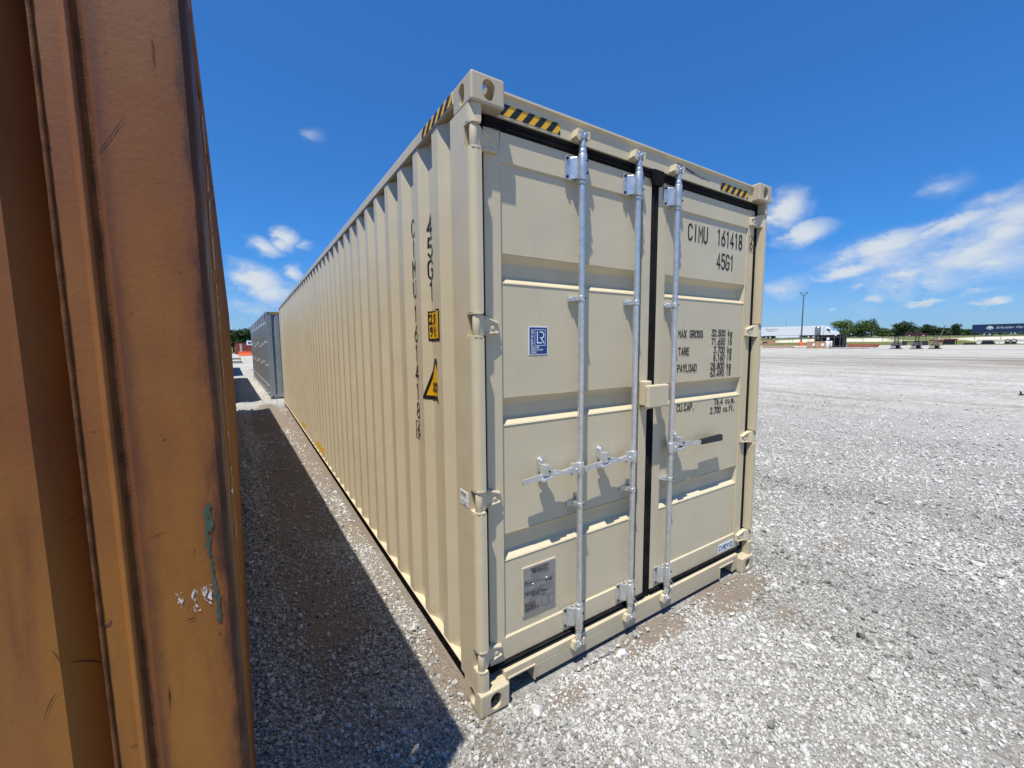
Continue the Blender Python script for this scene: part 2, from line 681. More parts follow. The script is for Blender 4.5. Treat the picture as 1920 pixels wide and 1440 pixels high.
def fbm(x, y, o=4):
    s, a, t = 0, 1, 0
    for k in range(o):
        s = s + a * vnoise(x * 2 ** k + 17.3 * k, y * 2 ** k + 5.1 * k)
        t += a
        a *= .5
    return s / t


# patches where the brown dirt shows through: x, y, rx, ry, amount
DIRT = [(1.95, -0.10, .48, .15, 1.15), (1.25, -0.05, .42, .09, .9), (2.05, -.42, .22, .08, .4), (.45, -.12, .30, .08, .4),
        (-0.42, 5.2, .36, 4.6, 1.25), (-0.45, 10.0, .42, 3.2, 1.2), (-0.50, 1.15, .30, .75, .9), (-.05, 6.3, .26, 6.5, .75),
        (-0.62, 2.6, .25, 1.2, .8), (-.02, .4, .14, .8, .5), (.35, -.55, .2, .12, .45), (3.4, -.2, .5, .2, .25)]


def dirt(x, y):
    m = np.zeros_like(x)
    for (a, b, c, d, s) in DIRT:
        m = np.maximum(m, s * np.clip(1 - np.hypot((x - a) / c, (y - b) / d), 0, 1))
    n = fbm(x * 3.1, y * 3.1) - .5
    return np.clip(m * 1.6 + n * 1.3 * (m > 0) + np.clip((fbm(x * .9 + 9, y * .9) - .62) * 2.2, 0, 1), 0, 1)


def relief(x, y):
    r = np.hypot(x - CAM.x, y - CAM.y)
    fade = 1 - sstep(16, 34, r)
    h = (fbm(x * 1.3, y * 1.3, 3) - .5) * .035 + (fbm(x * 7, y * 7, 3) - .5) * .016
    inside = np.where((x > -.02) & (x < 2.46) & (y > -.02) & (y < 12.2), 1., 0.)
    rut = -.022 * np.exp(-((x + .45 + .02 * y) / .16) ** 2) * sstep(2, 5, y) + .02 * np.exp(-((x + .80 + .02 * y) / .10) ** 2)
    return (h + rut) * fade * (1 - inside) - .012


def axis(lo, hi, step, g, far_lo, far_hi):
    c = list(np.arange(lo, hi + 1e-6, step))
    s, v = step, hi
    while v < far_hi:
        s *= g
        v += s
        c.append(v)
    s, v = step, lo
    out = []
    while v > far_lo:
        s *= g
        v -= s
        out.append(v)
    return np.array(out[::-1] + c)


gx = axis(-1.6, 5.0, .055, 1.06, -2500, 5000)
gy = axis(-2.2, 12.5, .075, 1.06, -2500, 5000)
GX, GY = np.meshgrid(gx, gy, indexing='ij')
GZ = terrain(GX, GY) + relief(GX, GY)
nx, ny = len(gx), len(gy)
verts = np.stack([GX, GY, GZ], -1).reshape(-1, 3)
ii = (np.arange(nx - 1)[:, None] * ny + np.arange(ny - 1)[None, :]).ravel()
faces = np.stack([ii, ii + ny, ii + ny + 1, ii + 1], -1)
gme = bpy.data.meshes.new('ground')
gme.from_pydata(verts.tolist(), [], faces.tolist())
gme.polygons.foreach_set('use_smooth', [True] * len(gme.polygons))


def mk_ground():
    m = NT('gravel_and_grass')
    p = m.P()
    # pebbles
    vo = m.n('ShaderNodeTexVoronoi')
    vo.inputs['Scale'].default_value = 62
    m.l(p, vo.inputs['Vector'])
    sc = m.n('ShaderNodeSeparateColor')
    m.l(vo.outputs['Color'], sc.inputs[0])
    vo2 = m.n('ShaderNodeTexVoronoi')
    vo2.inputs['Scale'].default_value = 17
    m.l(p, vo2.inputs['Vector'])
    sc2 = m.n('ShaderNodeSeparateColor')
    m.l(vo2.outputs['Color'], sc2.inputs[0])
    c = m.mix(sc.outputs[0], (.170, .161, .147), (.340, .328, .307))
    c = m.mix(m.ramp(sc2.outputs[0], .2, 1., 0, .35), c, (.30, .292, .28))
    c = m.mix(m.ramp(m.noise(1.4, 5, .65), .45, .75, 0, .5), c, (.165, .146, .126))
    # far away: pale, swept gravel with darker wheel tracks along the yard
    rot = m.n('ShaderNodeMapping')
    rot.inputs['Rotation'].default_value = (0, 0, R(14))
    rot.inputs['Scale'].default_value = (1, .10, 1)
    m.l(p, rot.inputs[0])
    tr = m.noise(.22, 6, .68, rot.outputs[0])
    sepp = m.n('ShaderNodeSeparateXYZ')
    m.l(p, sepp.inputs[0])
    X, Y = sepp.outputs[0], sepp.outputs[1]
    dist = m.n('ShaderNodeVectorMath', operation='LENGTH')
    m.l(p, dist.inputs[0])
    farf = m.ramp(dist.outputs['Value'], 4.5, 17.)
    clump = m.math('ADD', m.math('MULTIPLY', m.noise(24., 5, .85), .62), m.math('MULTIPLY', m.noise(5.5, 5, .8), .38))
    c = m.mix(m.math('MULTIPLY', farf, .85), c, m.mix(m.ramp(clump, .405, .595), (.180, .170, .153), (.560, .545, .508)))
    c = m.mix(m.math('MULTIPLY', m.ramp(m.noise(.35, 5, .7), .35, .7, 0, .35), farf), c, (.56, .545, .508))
    c = m.mix(m.ramp(tr, .49, .64, 0, .75), c, (.300, .268, .235))
    band = m.math('MULTIPLY', m.ramp(m.math('ABSOLUTE', m.math('SUBTRACT', m.math('ADD', X, m.math('MULTIPLY', Y, .25)), 44.)), 15., 3., 0, 1),
                  m.ramp(m.noise(.5, 5, .7, rot.outputs[0]), .35, .62))
    c = m.mix(m.math('MULTIPLY', band, .9), c, (.175, .148, .122))
    tr2 = m.noise(1.1, 5, .7, rot.outputs[0])
    c = m.mix(m.ramp(tr2, .52, .68, 0, .75), c, (.215, .185, .155))
    # dirt patches
    wv = m.n('ShaderNodeTexNoise')
    wv.inputs['Scale'].default_value = 3.1
    wv.inputs['Detail'].default_value = 5
    wv.inputs['Roughness'].default_value = .65
    m.l(p, wv.inputs['Vector'])
    acc = None
    flat = m.n('ShaderNodeVectorMath', operation='MULTIPLY')
    flat.inputs[1].default_value = (1, 1, 0)
    m.l(p, flat.inputs[0])
    for (a, b, rx, ry, s) in DIRT:
        mp = m.n('ShaderNodeMapping', vector_type='TEXTURE')
        mp.inputs['Location'].default_value = (a, b, 0)
        mp.inputs['Scale'].default_value = (rx * 1.25, ry * 1.25, 1)
        m.l(flat.outputs[0], mp.inputs[0])
        ln = m.n('ShaderNodeVectorMath', operation='LENGTH')
        m.l(mp.outputs[0], ln.inputs[0])
        v = m.math('MULTIPLY', m.math('SUBTRACT', 1., ln.outputs['Value'], clamp=True), s)
        acc = v if acc is None else m.math('MAXIMUM', acc, v)
    dm = m.ramp(m.math('ADD', m.math('MULTIPLY', acc, 1.7), m.math('MULTIPLY', m.math('SUBTRACT', wv.outputs[0], .5), m.math('MULTIPLY', acc, 6., clamp=True))), .12, .62)
    dcol = m.mix(m.noise(22, 5, .7), (.135, .108, .084), (.255, .210, .165))
    c = m.mix(m.math('MULTIPLY', dm, .92), c, dcol)
    # grass beyond the yard, bare sand below the road bank
    edge = m.math('MULTIPLY', m.math('SUBTRACT', m.noise(.12, 4, .6), .5), 8.)
    gr = m.math('MAXIMUM', m.ramp(m.math('ADD', m.math('ADD', X, m.math('MULTIPLY', Y, .18)), edge), 118., 120.5),
                m.ramp(m.math('ADD', Y, edge), 119., 122.))
    gr = m.math('MAXIMUM', gr, m.ramp(X, -118., -122.))
    gr = m.math('MAXIMUM', gr, m.ramp(Y, -118., -122.))
    gcol = m.mix(m.noise(.35, 5, .65, stretch=(1, .35, 1)), (.070, .098, .030), (.145, .150, .060))
    c = m.mix(gr, c, gcol)
    rtv = m.math('SUBTRACT', X, m.math('SUBTRACT', 172.6, m.math('MULTIPLY', Y, .18)))
    snd = m.math('MULTIPLY', m.ramp(m.math('ADD', rtv, m.math('MULTIPLY', edge, .5)), -27., -24.), m.ramp(rtv, -12., -14.))
    snd = m.math('MULTIPLY', snd, m.ramp(m.noise(.06, 3, .6, off=(3, 8, 0)), .40, .55))
    c = m.mix(snd, c, (.48, .45, .36))
    m.col(c)
    m.set(1.0, 0, .0)
    h = m.math('SUBTRACT', 1., m.math('MULTIPLY', vo.outputs['Distance'], 1.0))
    near = m.math('ADD', h, m.math('MULTIPLY', m.noise(180, 3, .6), .6))
    near = m.math('ADD', near, m.math('MULTIPLY', clump, m.math('MULTIPLY', farf, 3.0)))
    m.bump(near, .75, .012)
    return m.mat


M['ground'] = mk_ground()
gme.materials.append(M['ground'])
ground = bpy.data.objects.new('ground', gme)
COL.objects.link(ground)
tag(ground, kind='structure')

# ------------------------------------------------------------------ loose stones on the ground
def mk_stone():
    m = NT('limestone_gravel')
    at_ = m.n('ShaderNodeAttribute', attribute_type='INSTANCER', attribute_name='tone')
    t = at_.outputs['Fac']
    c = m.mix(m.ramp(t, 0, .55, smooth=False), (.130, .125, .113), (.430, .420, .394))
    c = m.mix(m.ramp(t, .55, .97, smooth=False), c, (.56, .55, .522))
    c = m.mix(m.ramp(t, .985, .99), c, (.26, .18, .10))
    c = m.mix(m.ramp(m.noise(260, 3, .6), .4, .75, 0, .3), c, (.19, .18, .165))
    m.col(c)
    m.set(.85, 0, .3)
    return m.mat


M['stone'] = mk_stone()


def scatter():
    pts, scl, tone = [], [], []
    for (r0, r1, dens, size) in ((1.15, 2.6, 14500, .0078), (2.6, 4.2, 9800, .0084), (4.2, 6.5, 4700, .0108), (6.5, 10.0, 1700, .0145), (10.0, 18.0, 420, .0190)):
        area = (R(128) / 2) * (r1 ** 2 - r0 ** 2)
        n = int(area * dens)
        rr = np.sqrt(rng.uniform(r0 ** 2, r1 ** 2, n))
        aa = rng.uniform(R(-22), R(106), n)
        x = CAM.x + rr * np.sin(aa)
        y = CAM.y + rr * np.cos(aa)
        keep = ~((x > .0) & (x < 2.44) & (y > .0) & (y < 12.2)) & ~((x < -.90 - .0235 * (y + .6)) & (y > -.58) & (x > -3.4))
        dd = dirt(x, y)
        keep &= rng.random(n) > dd * np.where(x < -.62 - .02 * y, .45, .86)
        keep &= rng.random(n) < .45 + 1.5 * np.clip(fbm(x * 2.2 + 4, y * 2.2) - .30, 0, .5)
        keep &= rng.random(n) > sstep(6., 17.5, rr) * .97
        x, y = x[keep], y[keep]
        k = len(x)
        s = size * np.exp(rng.normal(0, .46, k))
        big = rng.random(k) < .0015
        s = np.where(big, s * 2.1, s)
        s = np.minimum(s, .055)
        z = terrain(x, y) + relief(x, y) + s * .22
        pts.append(np.stack([x, y, z], -1))
        sv = np.stack([s * rng.uniform(.85, 1.45, k), s * rng.uniform(.7, 1.1, k), s * rng.uniform(.6, 1.0, k)], -1)
        scl.append(sv)
        band = fbm((x * .97 + y * .24) * 1.5, (y * .97 - x * .24) * .16, 3)
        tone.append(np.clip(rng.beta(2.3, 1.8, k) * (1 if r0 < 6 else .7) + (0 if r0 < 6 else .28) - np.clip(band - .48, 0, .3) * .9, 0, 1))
    P = np.concatenate(pts)
    S = np.concatenate(scl)
    T = np.concatenate(tone)
    n = len(P)
    me = bpy.data.meshes.new('gravel_stones')
    me.vertices.add(n)
    me.vertices.foreach_set('co', P.ravel())
    a = me.attributes.new('scl', 'FLOAT_VECTOR', 'POINT')
    a.data.foreach_set('vector', S.ravel())
    rot = np.stack([rng.normal(0, .5, n), rng.normal(0, .5, n), rng.uniform(0, 6.28, n)], -1)
    a = me.attributes.new('rot', 'FLOAT_VECTOR', 'POINT')
    a.data.foreach_set('vector', rot.ravel())
    a = me.attributes.new('tone', 'FLOAT', 'POINT')
    a.data.foreach_set('value', T)
    o = bpy.data.objects.new('gravel_stones', me)
    COL.objects.link(o)
    ng = bpy.data.node_groups.new('scatter_stones', 'GeometryNodeTree')
    ng.interface.new_socket('Geometry', in_out='INPUT', socket_type='NodeSocketGeometry')
    ng.interface.new_socket('Geometry', in_out='OUTPUT', socket_type='NodeSocketGeometry')
    N = ng.nodes.new
    gi, go = N('NodeGroupInput'), N('NodeGroupOutput')
    join = N('GeometryNodeJoinGeometry')
    for k in range(5):
        ico = N('GeometryNodeMeshIcoSphere')
        ico.inputs['Radius'].default_value = .5
        ico.inputs['Subdivisions'].default_value = 2
        sp = N('GeometryNodeSetPosition')
        pos = N('GeometryNodeInputPosition')
        no = N('ShaderNodeTexNoise')
        no.inputs['Scale'].default_value = 1.6
        no.inputs['Detail'].default_value = 2
        ad = N('ShaderNodeVectorMath')
        ad.operation = 'ADD'
        ad.inputs[1].default_value = (k * 7.3, k * 3.1, k * 1.7)
        ng.links.new(pos.outputs[0], ad.inputs[0])
        ng.links.new(ad.outputs[0], no.inputs['Vector'])
        sb = N('ShaderNodeVectorMath')
        sb.operation = 'SUBTRACT'
        sb.inputs[1].default_value = (.5, .5, .5)
        ng.links.new(no.outputs['Color'], sb.inputs[0])
        ml = N('ShaderNodeVectorMath')
        ml.operation = 'SCALE'
        ml.inputs['Scale'].default_value = 1.15
        ng.links.new(sb.outputs[0], ml.inputs[0])
        ng.links.new(ico.outputs['Mesh'], sp.inputs['Geometry'])
        ng.links.new(ml.outputs[0], sp.inputs['Offset'])
        mt = N('GeometryNodeSetMaterial')
        mt.inputs['Material'].default_value = M['stone']
        ng.links.new(sp.outputs[0], mt.inputs['Geometry'])
        gi2 = N('GeometryNodeGeometryToInstance')
        ng.links.new(mt.outputs[0], gi2.inputs[0])
        ng.links.new(gi2.outputs[0], join.inputs[0])
    iop = N('GeometryNodeInstanceOnPoints')
    iop.inputs['Pick Instance'].default_value = True
    ri = N('FunctionNodeRandomValue')
    ri.data_type = 'INT'
    ri.inputs[4].default_value = 0
    ri.inputs[5].default_value = 4
    ng.links.new(ri.outputs[2], iop.inputs['Instance Index'])
    ng.links.new(gi.outputs[0], iop.inputs['Points'])
    ng.links.new(join.outputs[0], iop.inputs['Instance'])
    ra = N('GeometryNodeInputNamedAttribute')
    ra.data_type = 'FLOAT_VECTOR'
    ra.inputs[0].default_value = 'rot'
    e2r = N('FunctionNodeEulerToRotation')
    ng.links.new(ra.outputs[0], e2r.inputs[0])
    ng.links.new(e2r.outputs[0], iop.inputs['Rotation'])
    sa = N('GeometryNodeInputNamedAttribute')
    sa.data_type = 'FLOAT_VECTOR'
    sa.inputs[0].default_value = 'scl'
    ng.links.new(sa.outputs[0], iop.inputs['Scale'])
    ng.links.new(iop.outputs[0], go.inputs[0])
    md = o.modifiers.new('scatter', 'NODES')
    md.node_group = ng
    me.materials.append(M['stone'])
    tag(o, 'loose crushed white limestone gravel spread over the yard', 'gravel', kind='stuff')
    return n


N_STONES = scatter()
print('stones', N_STONES)

# ------------------------------------------------------------------ highway on its bank beyond the grass
def highway():
    ys = np.arange(-500, 700, 10.)
    def strip(name, t0, t1, lift, mat):
        v, f = [], []
        for y in ys:
            for t in (t0, t1):
                x = 160 + (70 - y) * .18 + t
                v.append((x, y, tz(x, y) + lift))
        for k in range(len(ys) - 1):
            f.append((2 * k, 2 * k + 1, 2 * k + 3, 2 * k + 2))
        mb = MB()
        mb.add(v, f)
        return tag(mb.build(name, mat), kind='structure')
    strip('highway', -6.5, 9, .05, M['asphalt'])
    strip('highway_marking', -5.4, -5.2, .07, M['white'])
    strip('highway_marking', 7.6, 7.8, .07, M['white'])


highway()

# ------------------------------------------------------------------ narrow stroke lettering
def _arc(cx, cy, rx, ry, a0, a1, n=7):
    return [(cx + rx * math.cos(R(a0 + (a1 - a0) * k / n)), cy + ry * math.sin(R(a0 + (a1 - a0) * k / n))) for k in range(n + 1)]


_r = .5
GL = {
    'A': [[(0, 0), (.5, 2), (1, 0)], [(.17, .65), (.83, .65)]],
    'B': [[(0, 0), (0, 2), (.55, 2)] + _arc(.55, 1.52, .4, .48, 90, -90) + [(0, 1.04)], [(.55, 1.04)] + _arc(.55, .52, .45, .52, 90, -90) + [(0, 0)]],
    'C': [_arc(_r, 1.5, _r, .5, 15, 180) + _arc(_r, .5, _r, .5, 180, 345)],
    'D': [[(0, 0), (0, 2), (.45, 2)] + _arc(.45, 1.45, .55, .55, 90, 0) + _arc(.45, .55, .55, .55, 0, -90) + [(0, 0)]],
    'E': [[(1, 2), (0, 2), (0, 0), (1, 0)], [(0, 1.05), (.8, 1.05)]],
    'F': [[(1, 2), (0, 2), (0, 0)], [(0, 1.05), (.8, 1.05)]],
    'G': [_arc(_r, 1.5, _r, .5, 20, 180) + _arc(_r, .5, _r, .5, 180, 360) + [(1, .95), (.55, .95)]],
    'H': [[(0, 0), (0, 2)], [(1, 0), (1, 2)], [(0, 1.02), (1, 1.02)]],
    'I': [[(.5, 0), (.5, 2)]],
    'K': [[(0, 0), (0, 2)], [(1, 2), (0, .9)], [(.35, 1.25), (1, 0)]],
    'L': [[(0, 2), (0, 0), (.95, 0)]],
    'M': [[(0, 0), (0, 2), (.5, .85), (1, 2), (1, 0)]],
    'N': [[(0, 0), (0, 2), (1, 0), (1, 2)]],
    'O': [_arc(_r, 1.5, _r, .5, 0, 180) + _arc(_r, .5, _r, .5, 180, 360) + [(1, 1.5)]],
    'P': [[(0, 0), (0, 2), (.5, 2)] + _arc(.5, 1.45, .5, .55, 90, -90) + [(0, .9)]],
    'R': [[(0, 0), (0, 2), (.5, 2)] + _arc(.5, 1.48, .5, .52, 90, -90) + [(0, .96)], [(.5, .96), (1, 0)]],
    'S': [_arc(_r, 1.52, _r, .48, 20, 270, 10) + _arc(_r, .52, _r, .52, 90, -160, 10)],
    'T': [[(0, 2), (1, 2)], [(.5, 2), (.5, 0)]],
    'U': [[(0, 2), (0, .5)] + _arc(_r, .5, _r, .5, 180, 360) + [(1, 2)]],
    'V': [[(0, 2), (.5, 0), (1, 2)]],
    'W': [[(0, 2), (.22, 0), (.5, 1.3), (.78, 0), (1, 2)]],
    'X': [[(0, 0), (1, 2)], [(0, 2), (1, 0)]],
    'Y': [[(0, 2), (.5, 1), (1, 2)], [(.5, 1), (.5, 0)]],
    '0': [_arc(_r, 1.5, _r, .5, 0, 180) + _arc(_r, .5, _r, .5, 180, 360) + [(1, 1.5)]],
    '1': [[(.22, 1.72), (.55, 2), (.55, 0)]],
    '2': [_arc(_r, 1.5, _r, .5, 170, -20) + [(0, 0), (1, 0)]],
    '3': [[(.05, 2), (1, 2), (.45, 1.2)] + _arc(.45, .6, .55, .6, 80, -160)],
    '4': [[(.7, 0), (.7, 2), (0, .55), (1, .55)]],
    '5': [[(.92, 2), (.12, 2), (.06, 1.1)] + _arc(_r, .62, _r, .62, 125, -150, 10)],
    '6': [[(.8, 2), (.12, .95)] + _arc(_r, .58, _r, .58, 140, -220, 14)],
    '7': [[(0, 2), (1, 2), (.35, 0)]],
    '8': [_arc(_r, 1.5, .43, .5, -90, 270, 14), _arc(_r, .5, .5, .5, 90, -270, 14)],
    '9': [[(.2, 0), (.88, 1.05)] + _arc(_r, 1.42, _r, .58, -40, 320, 14)],
    '.': [[(.35, .0), (.35, .16)]],
    ',': [[(.45, .14), (.3, -.25)]],
    "'": [[(.5, 2), (.42, 1.6)]],
    'k': [[(.1, 0), (.1, 2)], [(.8, 1.3), (.1, .6)], [(.4, .9), (.85, 0)]],
    'g': [_arc(.45, .68, .4, .62, 0, 360, 14), [(.85, 1.3), (.85, -.3)] + _arc(.45, -.3, .4, .35, 0, -150)],
    'l': [[(.4, 2), (.4, 0)]],
    'b': [[(.1, 2), (.1, 0)], _arc(.5, .65, .4, .65, 0, 360, 14)],
    'c': [_arc(.5, .65, .42, .65, 40, 320)],
    'u': [[(.1, 1.3), (.1, .4)] + _arc(.48, .4, .38, .4, 180, 360) + [(.86, 1.3), (.86, 0)]],
    'm': [[(0, 0), (0, 1.3)], [(0, 1.0), (.25, 1.3), (.5, 1.0), (.5, 0)], [(.5, 1.0), (.75, 1.3), (1, 1.0), (1, 0)]],
    'f': [[(.75, 1.95), (.5, 1.95), (.4, 1.6), (.4, 0)], [(.1, 1.25), (.75, 1.25)]],
    't': [[(.4, 1.8), (.4, .3), (.55, 0), (.8, 0)], [(.1, 1.25), (.75, 1.25)]],
    ' ': [],
}


def strokes_mesh(mb, strokes, th, fn, step=None, lift0=0.0):
    """ribbons of width th along 2-D polylines; fn(s, t, lift) gives the 3-D point"""
    for si, st in enumerate(strokes):
        if step:
            q = [st[0]]
            for a, b in zip(st[:-1], st[1:]):
                k = max(1, int(math.ceil(math.hypot(b[0] - a[0], b[1] - a[1]) / step)))
                q += [(a[0] + (b[0] - a[0]) * j / k, a[1] + (b[1] - a[1]) * j / k) for j in range(1, k + 1)]
            st = q
        n = len(st)
        vs = []
        for i in range(n):
            a = st[max(0, i - 1)]
            c = st[min(n - 1, i + 1)]
            b = st[i]
            d1 = Vector((b[0] - a[0], b[1] - a[1]))
            d2 = Vector((c[0] - b[0], c[1] - b[1]))
            d1 = d1.normalized() if d1.length > 1e-9 else d2.normalized()
            d2 = d2.normalized() if d2.length > 1e-9 else d1
            t = (d1 + d2)
            t = t.normalized() if t.length > 1e-6 else d1
            nn = Vector((-t.y, t.x))
            k = th / 2 / max(.45, abs(nn.dot(Vector((-d1.y, d1.x)))))
            e = Vector((0, 0))
            if i == 0:
                e = -d2 * th / 2
            elif i == n - 1:
                e = d1 * th / 2
            p, r = Vector(b) + e + nn * k, Vector(b) + e - nn * k
            lf = lift0 + .0002 * (si + 1)
            vs += [fn(p.x, p.y, lf), fn(r.x, r.y, lf)]
        mb.add(vs, [(2 * i, 2 * i + 1, 2 * i + 3, 2 * i + 2) for i in range(n - 1)])


def text_strokes(txt, s, t, h, cw, gap):
    out = []
    for ch in txt:
        if ch != ' ':
            for st in GL[ch]:
                out.append([(s + p[0] * cw, t + p[1] * h / 2) for p in st])
        s += (cw * .5 if ch in ".,'" else cw) + gap
    return out


def text_width(txt, cw, gap):
    return sum((cw * .5 if ch in ".,'" else cw) + gap for ch in txt) - gap


# ------------------------------------------------------------------ shared corner casting (ISO corner fitting)
def stadium(cx, cy, w, h, n=8):
    r = w / 2
    k = h / 2 - r
    return [(cx + r * math.cos(math.pi * i / n), cy + k + r * math.sin(math.pi * i / n)) for i in range(n + 1)] + \
           [(cx - r * math.cos(math.pi * i / n), cy - k - r * math.sin(math.pi * i / n)) for i in range(n + 1)]


def make_casting():
    def tmp(mb, nm, bevel=0):
        return mb.build(nm, [], None, bevel)
    body = tmp(MB().box(0, .162, 0, .178, 0, .118), 'tmp_body', .009)
    body.modifiers['bevel'].segments = 3
    cuts = [MB().box(.028, .140, .028, .156, .026, .100),
            MB().prism(stadium(.083, .060, .060, .084), 1, -.02, .05),
            MB().prism(stadium(.090, .060, .052, .084), 0, -.02, .05),
            MB().prism(stadium(.083, .092, .062, .100), 2, -.02, .05)]
    obs = []
    for c in cuts:
        o = tmp(c, 'tmp_cut')
        md = body.modifiers.new('b', 'BOOLEAN')
        md.operation = 'DIFFERENCE'
        md.object = o
        md.solver = 'EXACT'
        obs.append(o)
    dg = bpy.context.evaluated_depsgraph_get()
    dg.update()
    me = bpy.data.meshes.new_from_object(body.evaluated_get(dg))
    vs = [tuple(v.co) for v in me.vertices]
    fs = [tuple(p.vertices) for p in me.polygons]
    for o in obs + [body]:
        bpy.data.objects.remove(o)
    return vs, fs


CV, CF = make_casting()
_cast_cache = {}


def casting_mesh(mx, my, mz, mat):
    key = (mx, my, mz, mat.name)
    if key not in _cast_cache:
        me = bpy.data.meshes.new('corner_casting')
        vs = [(-x if mx else x, -y if my else y, -z if mz else z) for x, y, z in CV]
        flip = (mx + my + mz) % 2
        me.from_pydata(vs, [], [tuple(reversed(f)) if flip else f for f in CF])
        me.materials.append(mat)
        _cast_cache[key] = me
    return _cast_cache[key]


CW, CL = 2.438, 12.192


def corr_profile(a, b, first_out, P=.281, flat=.070, slope=.0665):
    """breakpoints (position, depth 0 = outer, 1 = inner) of trapezoid corrugation starting and ending inside"""
    pts = [(a, 1.)]
    y = first_out
    while y + flat + slope < b - .02:
        pts += [(y - slope, 1.), (y, 0.), (y + flat, 0.), (y + flat + slope, 1.)]
        y += P
    pts.append((b, 1.))
    return pts


def prof_depth(pts, y):
    for (a, d), (b, e) in zip(pts[:-1], pts[1:]):
        if a <= y <= b:
            return d + (e - d) * ((y - a) / (b - a) if b > a else 0)
    return 1.


XO, XI = .006, .042
SIDE_PTS = corr_profile(.205, CL - .205, .377)
ROOF_PTS = corr_profile(.18, CL - .18, .36, .28, .08, .02)


def container(root, H, mats, L=CL, near='wall', post=.20, rail_h=.060, open_left=False):
    """walls, roof, floor, rails, posts and castings of a 2.438 m wide box whose near end is at y = 0"""
    m = mats
    pts = SIDE_PTS if L == CL else corr_profile(.205, L - .205, .377)
    zb, zt = .150, H - rail_h - .002
    for side in (0, 1):
        mb = MB()
        X = lambda d: (XO + (XI - XO) * d) if side == 0 else CW - (XO + (XI - XO) * d)
        vs = [(X(d), y, z) for (y, d) in pts for z in (zb, zt)]
        if not (open_left and side == 0):
            mb.add(vs, [(2 * k, 2 * k + 2, 2 * k + 3, 2 * k + 1) for k in range(len(pts) - 1)])
            mb.build('side_panel', m, root)
        sx = lambda a, b: (a, b) if side == 0 else (CW - b, CW - a)
        mb = MB()
        x0, x1 = sx(.000, .058)
        mb.box(x0, x1, .176, L - .176, H - rail_h, H - .001)
        mb.build('top_side_rail', m, root, .006)
        mb = MB()                                     # outward facing channel: its web lies in its own shade
        a0, a1 = sx(.002, .060)
        w0, w1 = sx(.054, .060)
        mb.box(a0, a1, .174, L - .174, .146, .152)
        mb.box(w0, w1, .174, L - .174, .046, .146)
        mb.build('bottom_side_rail', m, root)
    # roof, corrugated across
    mb = MB()
    rp = [(y, d) for (y, d) in (ROOF_PTS if L == CL else corr_profile(.18, L - .18, .36, .28, .08, .02))]
    vs = [(x, y, H - .012 - .018 * d) for (y, d) in rp for x in (.050, CW - .050)]
    mb.add(vs, [(2 * k, 2 * k + 2, 2 * k + 3, 2 * k + 1) for k in range(len(rp) - 1)])
    mb.build('roof', m, root)
    mb = MB()
    mb.box(.055, CW - .055, .10, L - .10, .120, .148)
    for k in range(14):
        y = .5 + k * (L - 1.) / 13
        mb.box(.06, CW - .06, y - .02, y + .02, .03, .12)
    mb.build('underframe', M['inside'], root)
    # castings
    for mx in (0, 1):
        for my in (0, 1):
            for mz in (0, 1):
                o = bpy.data.objects.new('corner_casting', casting_mesh(mx, my, mz, m))
                COL.objects.link(o)
                o.parent = root
                o.location = (CW * mx, L * my, H * mz)
    # far end: posts, corrugated wall, rails
    def endwall(y0, sgn):
        ep = corr_profile(.15, CW - .15, .26, .25, .104, .0185)
        mb = MB()
        vs = [(x, y0 + sgn * (.014 + .036 * d), z) for (x, d) in ep for z in (.14, H - .09)]
        mb.add(vs, [(2 * k, 2 * k + 2, 2 * k + 3, 2 * k + 1) for k in range(len(ep) - 1)])
        mb.build('end_panel', m, root)
        ya, yb = sorted((y0 + sgn * .008, y0 + sgn * .075))
        MB().box(.160, CW - .160, ya, yb, H - .095, H - .004).build('end_top_rail', m, root, .004)
        MB().box(.160, CW - .160, ya, yb, .03, .145).build('end_bottom_rail', m, root, .004)

    def plainpost(sx, y0, sgn):
        x0, x1 = (0.002, .155) if sx == 0 else (CW - .155, CW - .002)
        ya, yb = sorted((y0 + sgn * .004, y0 + sgn * post))
        xa, xb = (0.002, .05) if sx == 0 else (CW - .05, CW - .002)
        mb = MB()
        yc, yd = sorted((y0 + sgn * .004, y0 + sgn * .05))
        mb.box(x0, x1, yc, yd, .117, H - .117)
        ye, yf = sorted((y0 + sgn * .05, y0 + sgn * post))
        mb.box(xa, xb, ye, yf, .117, H - .117)
        mb.build('corner_post', m, root, .004)
    endwall(L, -1)
    for sx in (0, 1):
        plainpost(sx, L, -1)
    if near == 'wall':
        endwall(0, 1)
        for sx in (0, 1):
            plainpost(sx, 0, 1)
    return pts

# ------------------------------------------------------------------ the new beige high-cube container
HB = 2.896
beige = empty('shipping_container', (0, 0, 0))
tag(beige, 'new beige high cube shipping container with three galvanised locking bars on its doors', 'container')
BG = M['beige']
container(beige, HB, BG, near='doors')

HINGE_Z = (2.655, 1.860, 1.055, 0.270)
HH = .047


def door_posts():
    for side in (0, 1):
        X = (lambda x: x) if side == 0 else (lambda x: CW - x)
        full = [(0, .212), (0, .046)] + [(.034 - .034 * math.cos(R(t)), .046 - .034 * math.sin(R(t))) for t in (15, 30, 45, 60, 75, 90)] + \
               [(.052, .012), (.052, .100), (.115, .100), (.115, .15), (.05, .15), (.05, .212)]
        cut = [(0, .212), (0, .074), (.052, .074), (.052, .100), (.115, .100), (.115, .15), (.05, .15), (.05, .212)]
        zs = [.116]
        for z in sorted(HINGE_Z):
            zs += [z - HH - .008, z + HH + .008]
        zs.append(HB - .116)
        mb = MB()
        for k in range(len(zs) - 1):
            pr = full if k % 2 == 0 else cut
            mb.prism([(X(a), b) for a, b in pr], 2, zs[k], zs[k + 1])
        mb.build('corner_post', BG, beige)


door_posts()

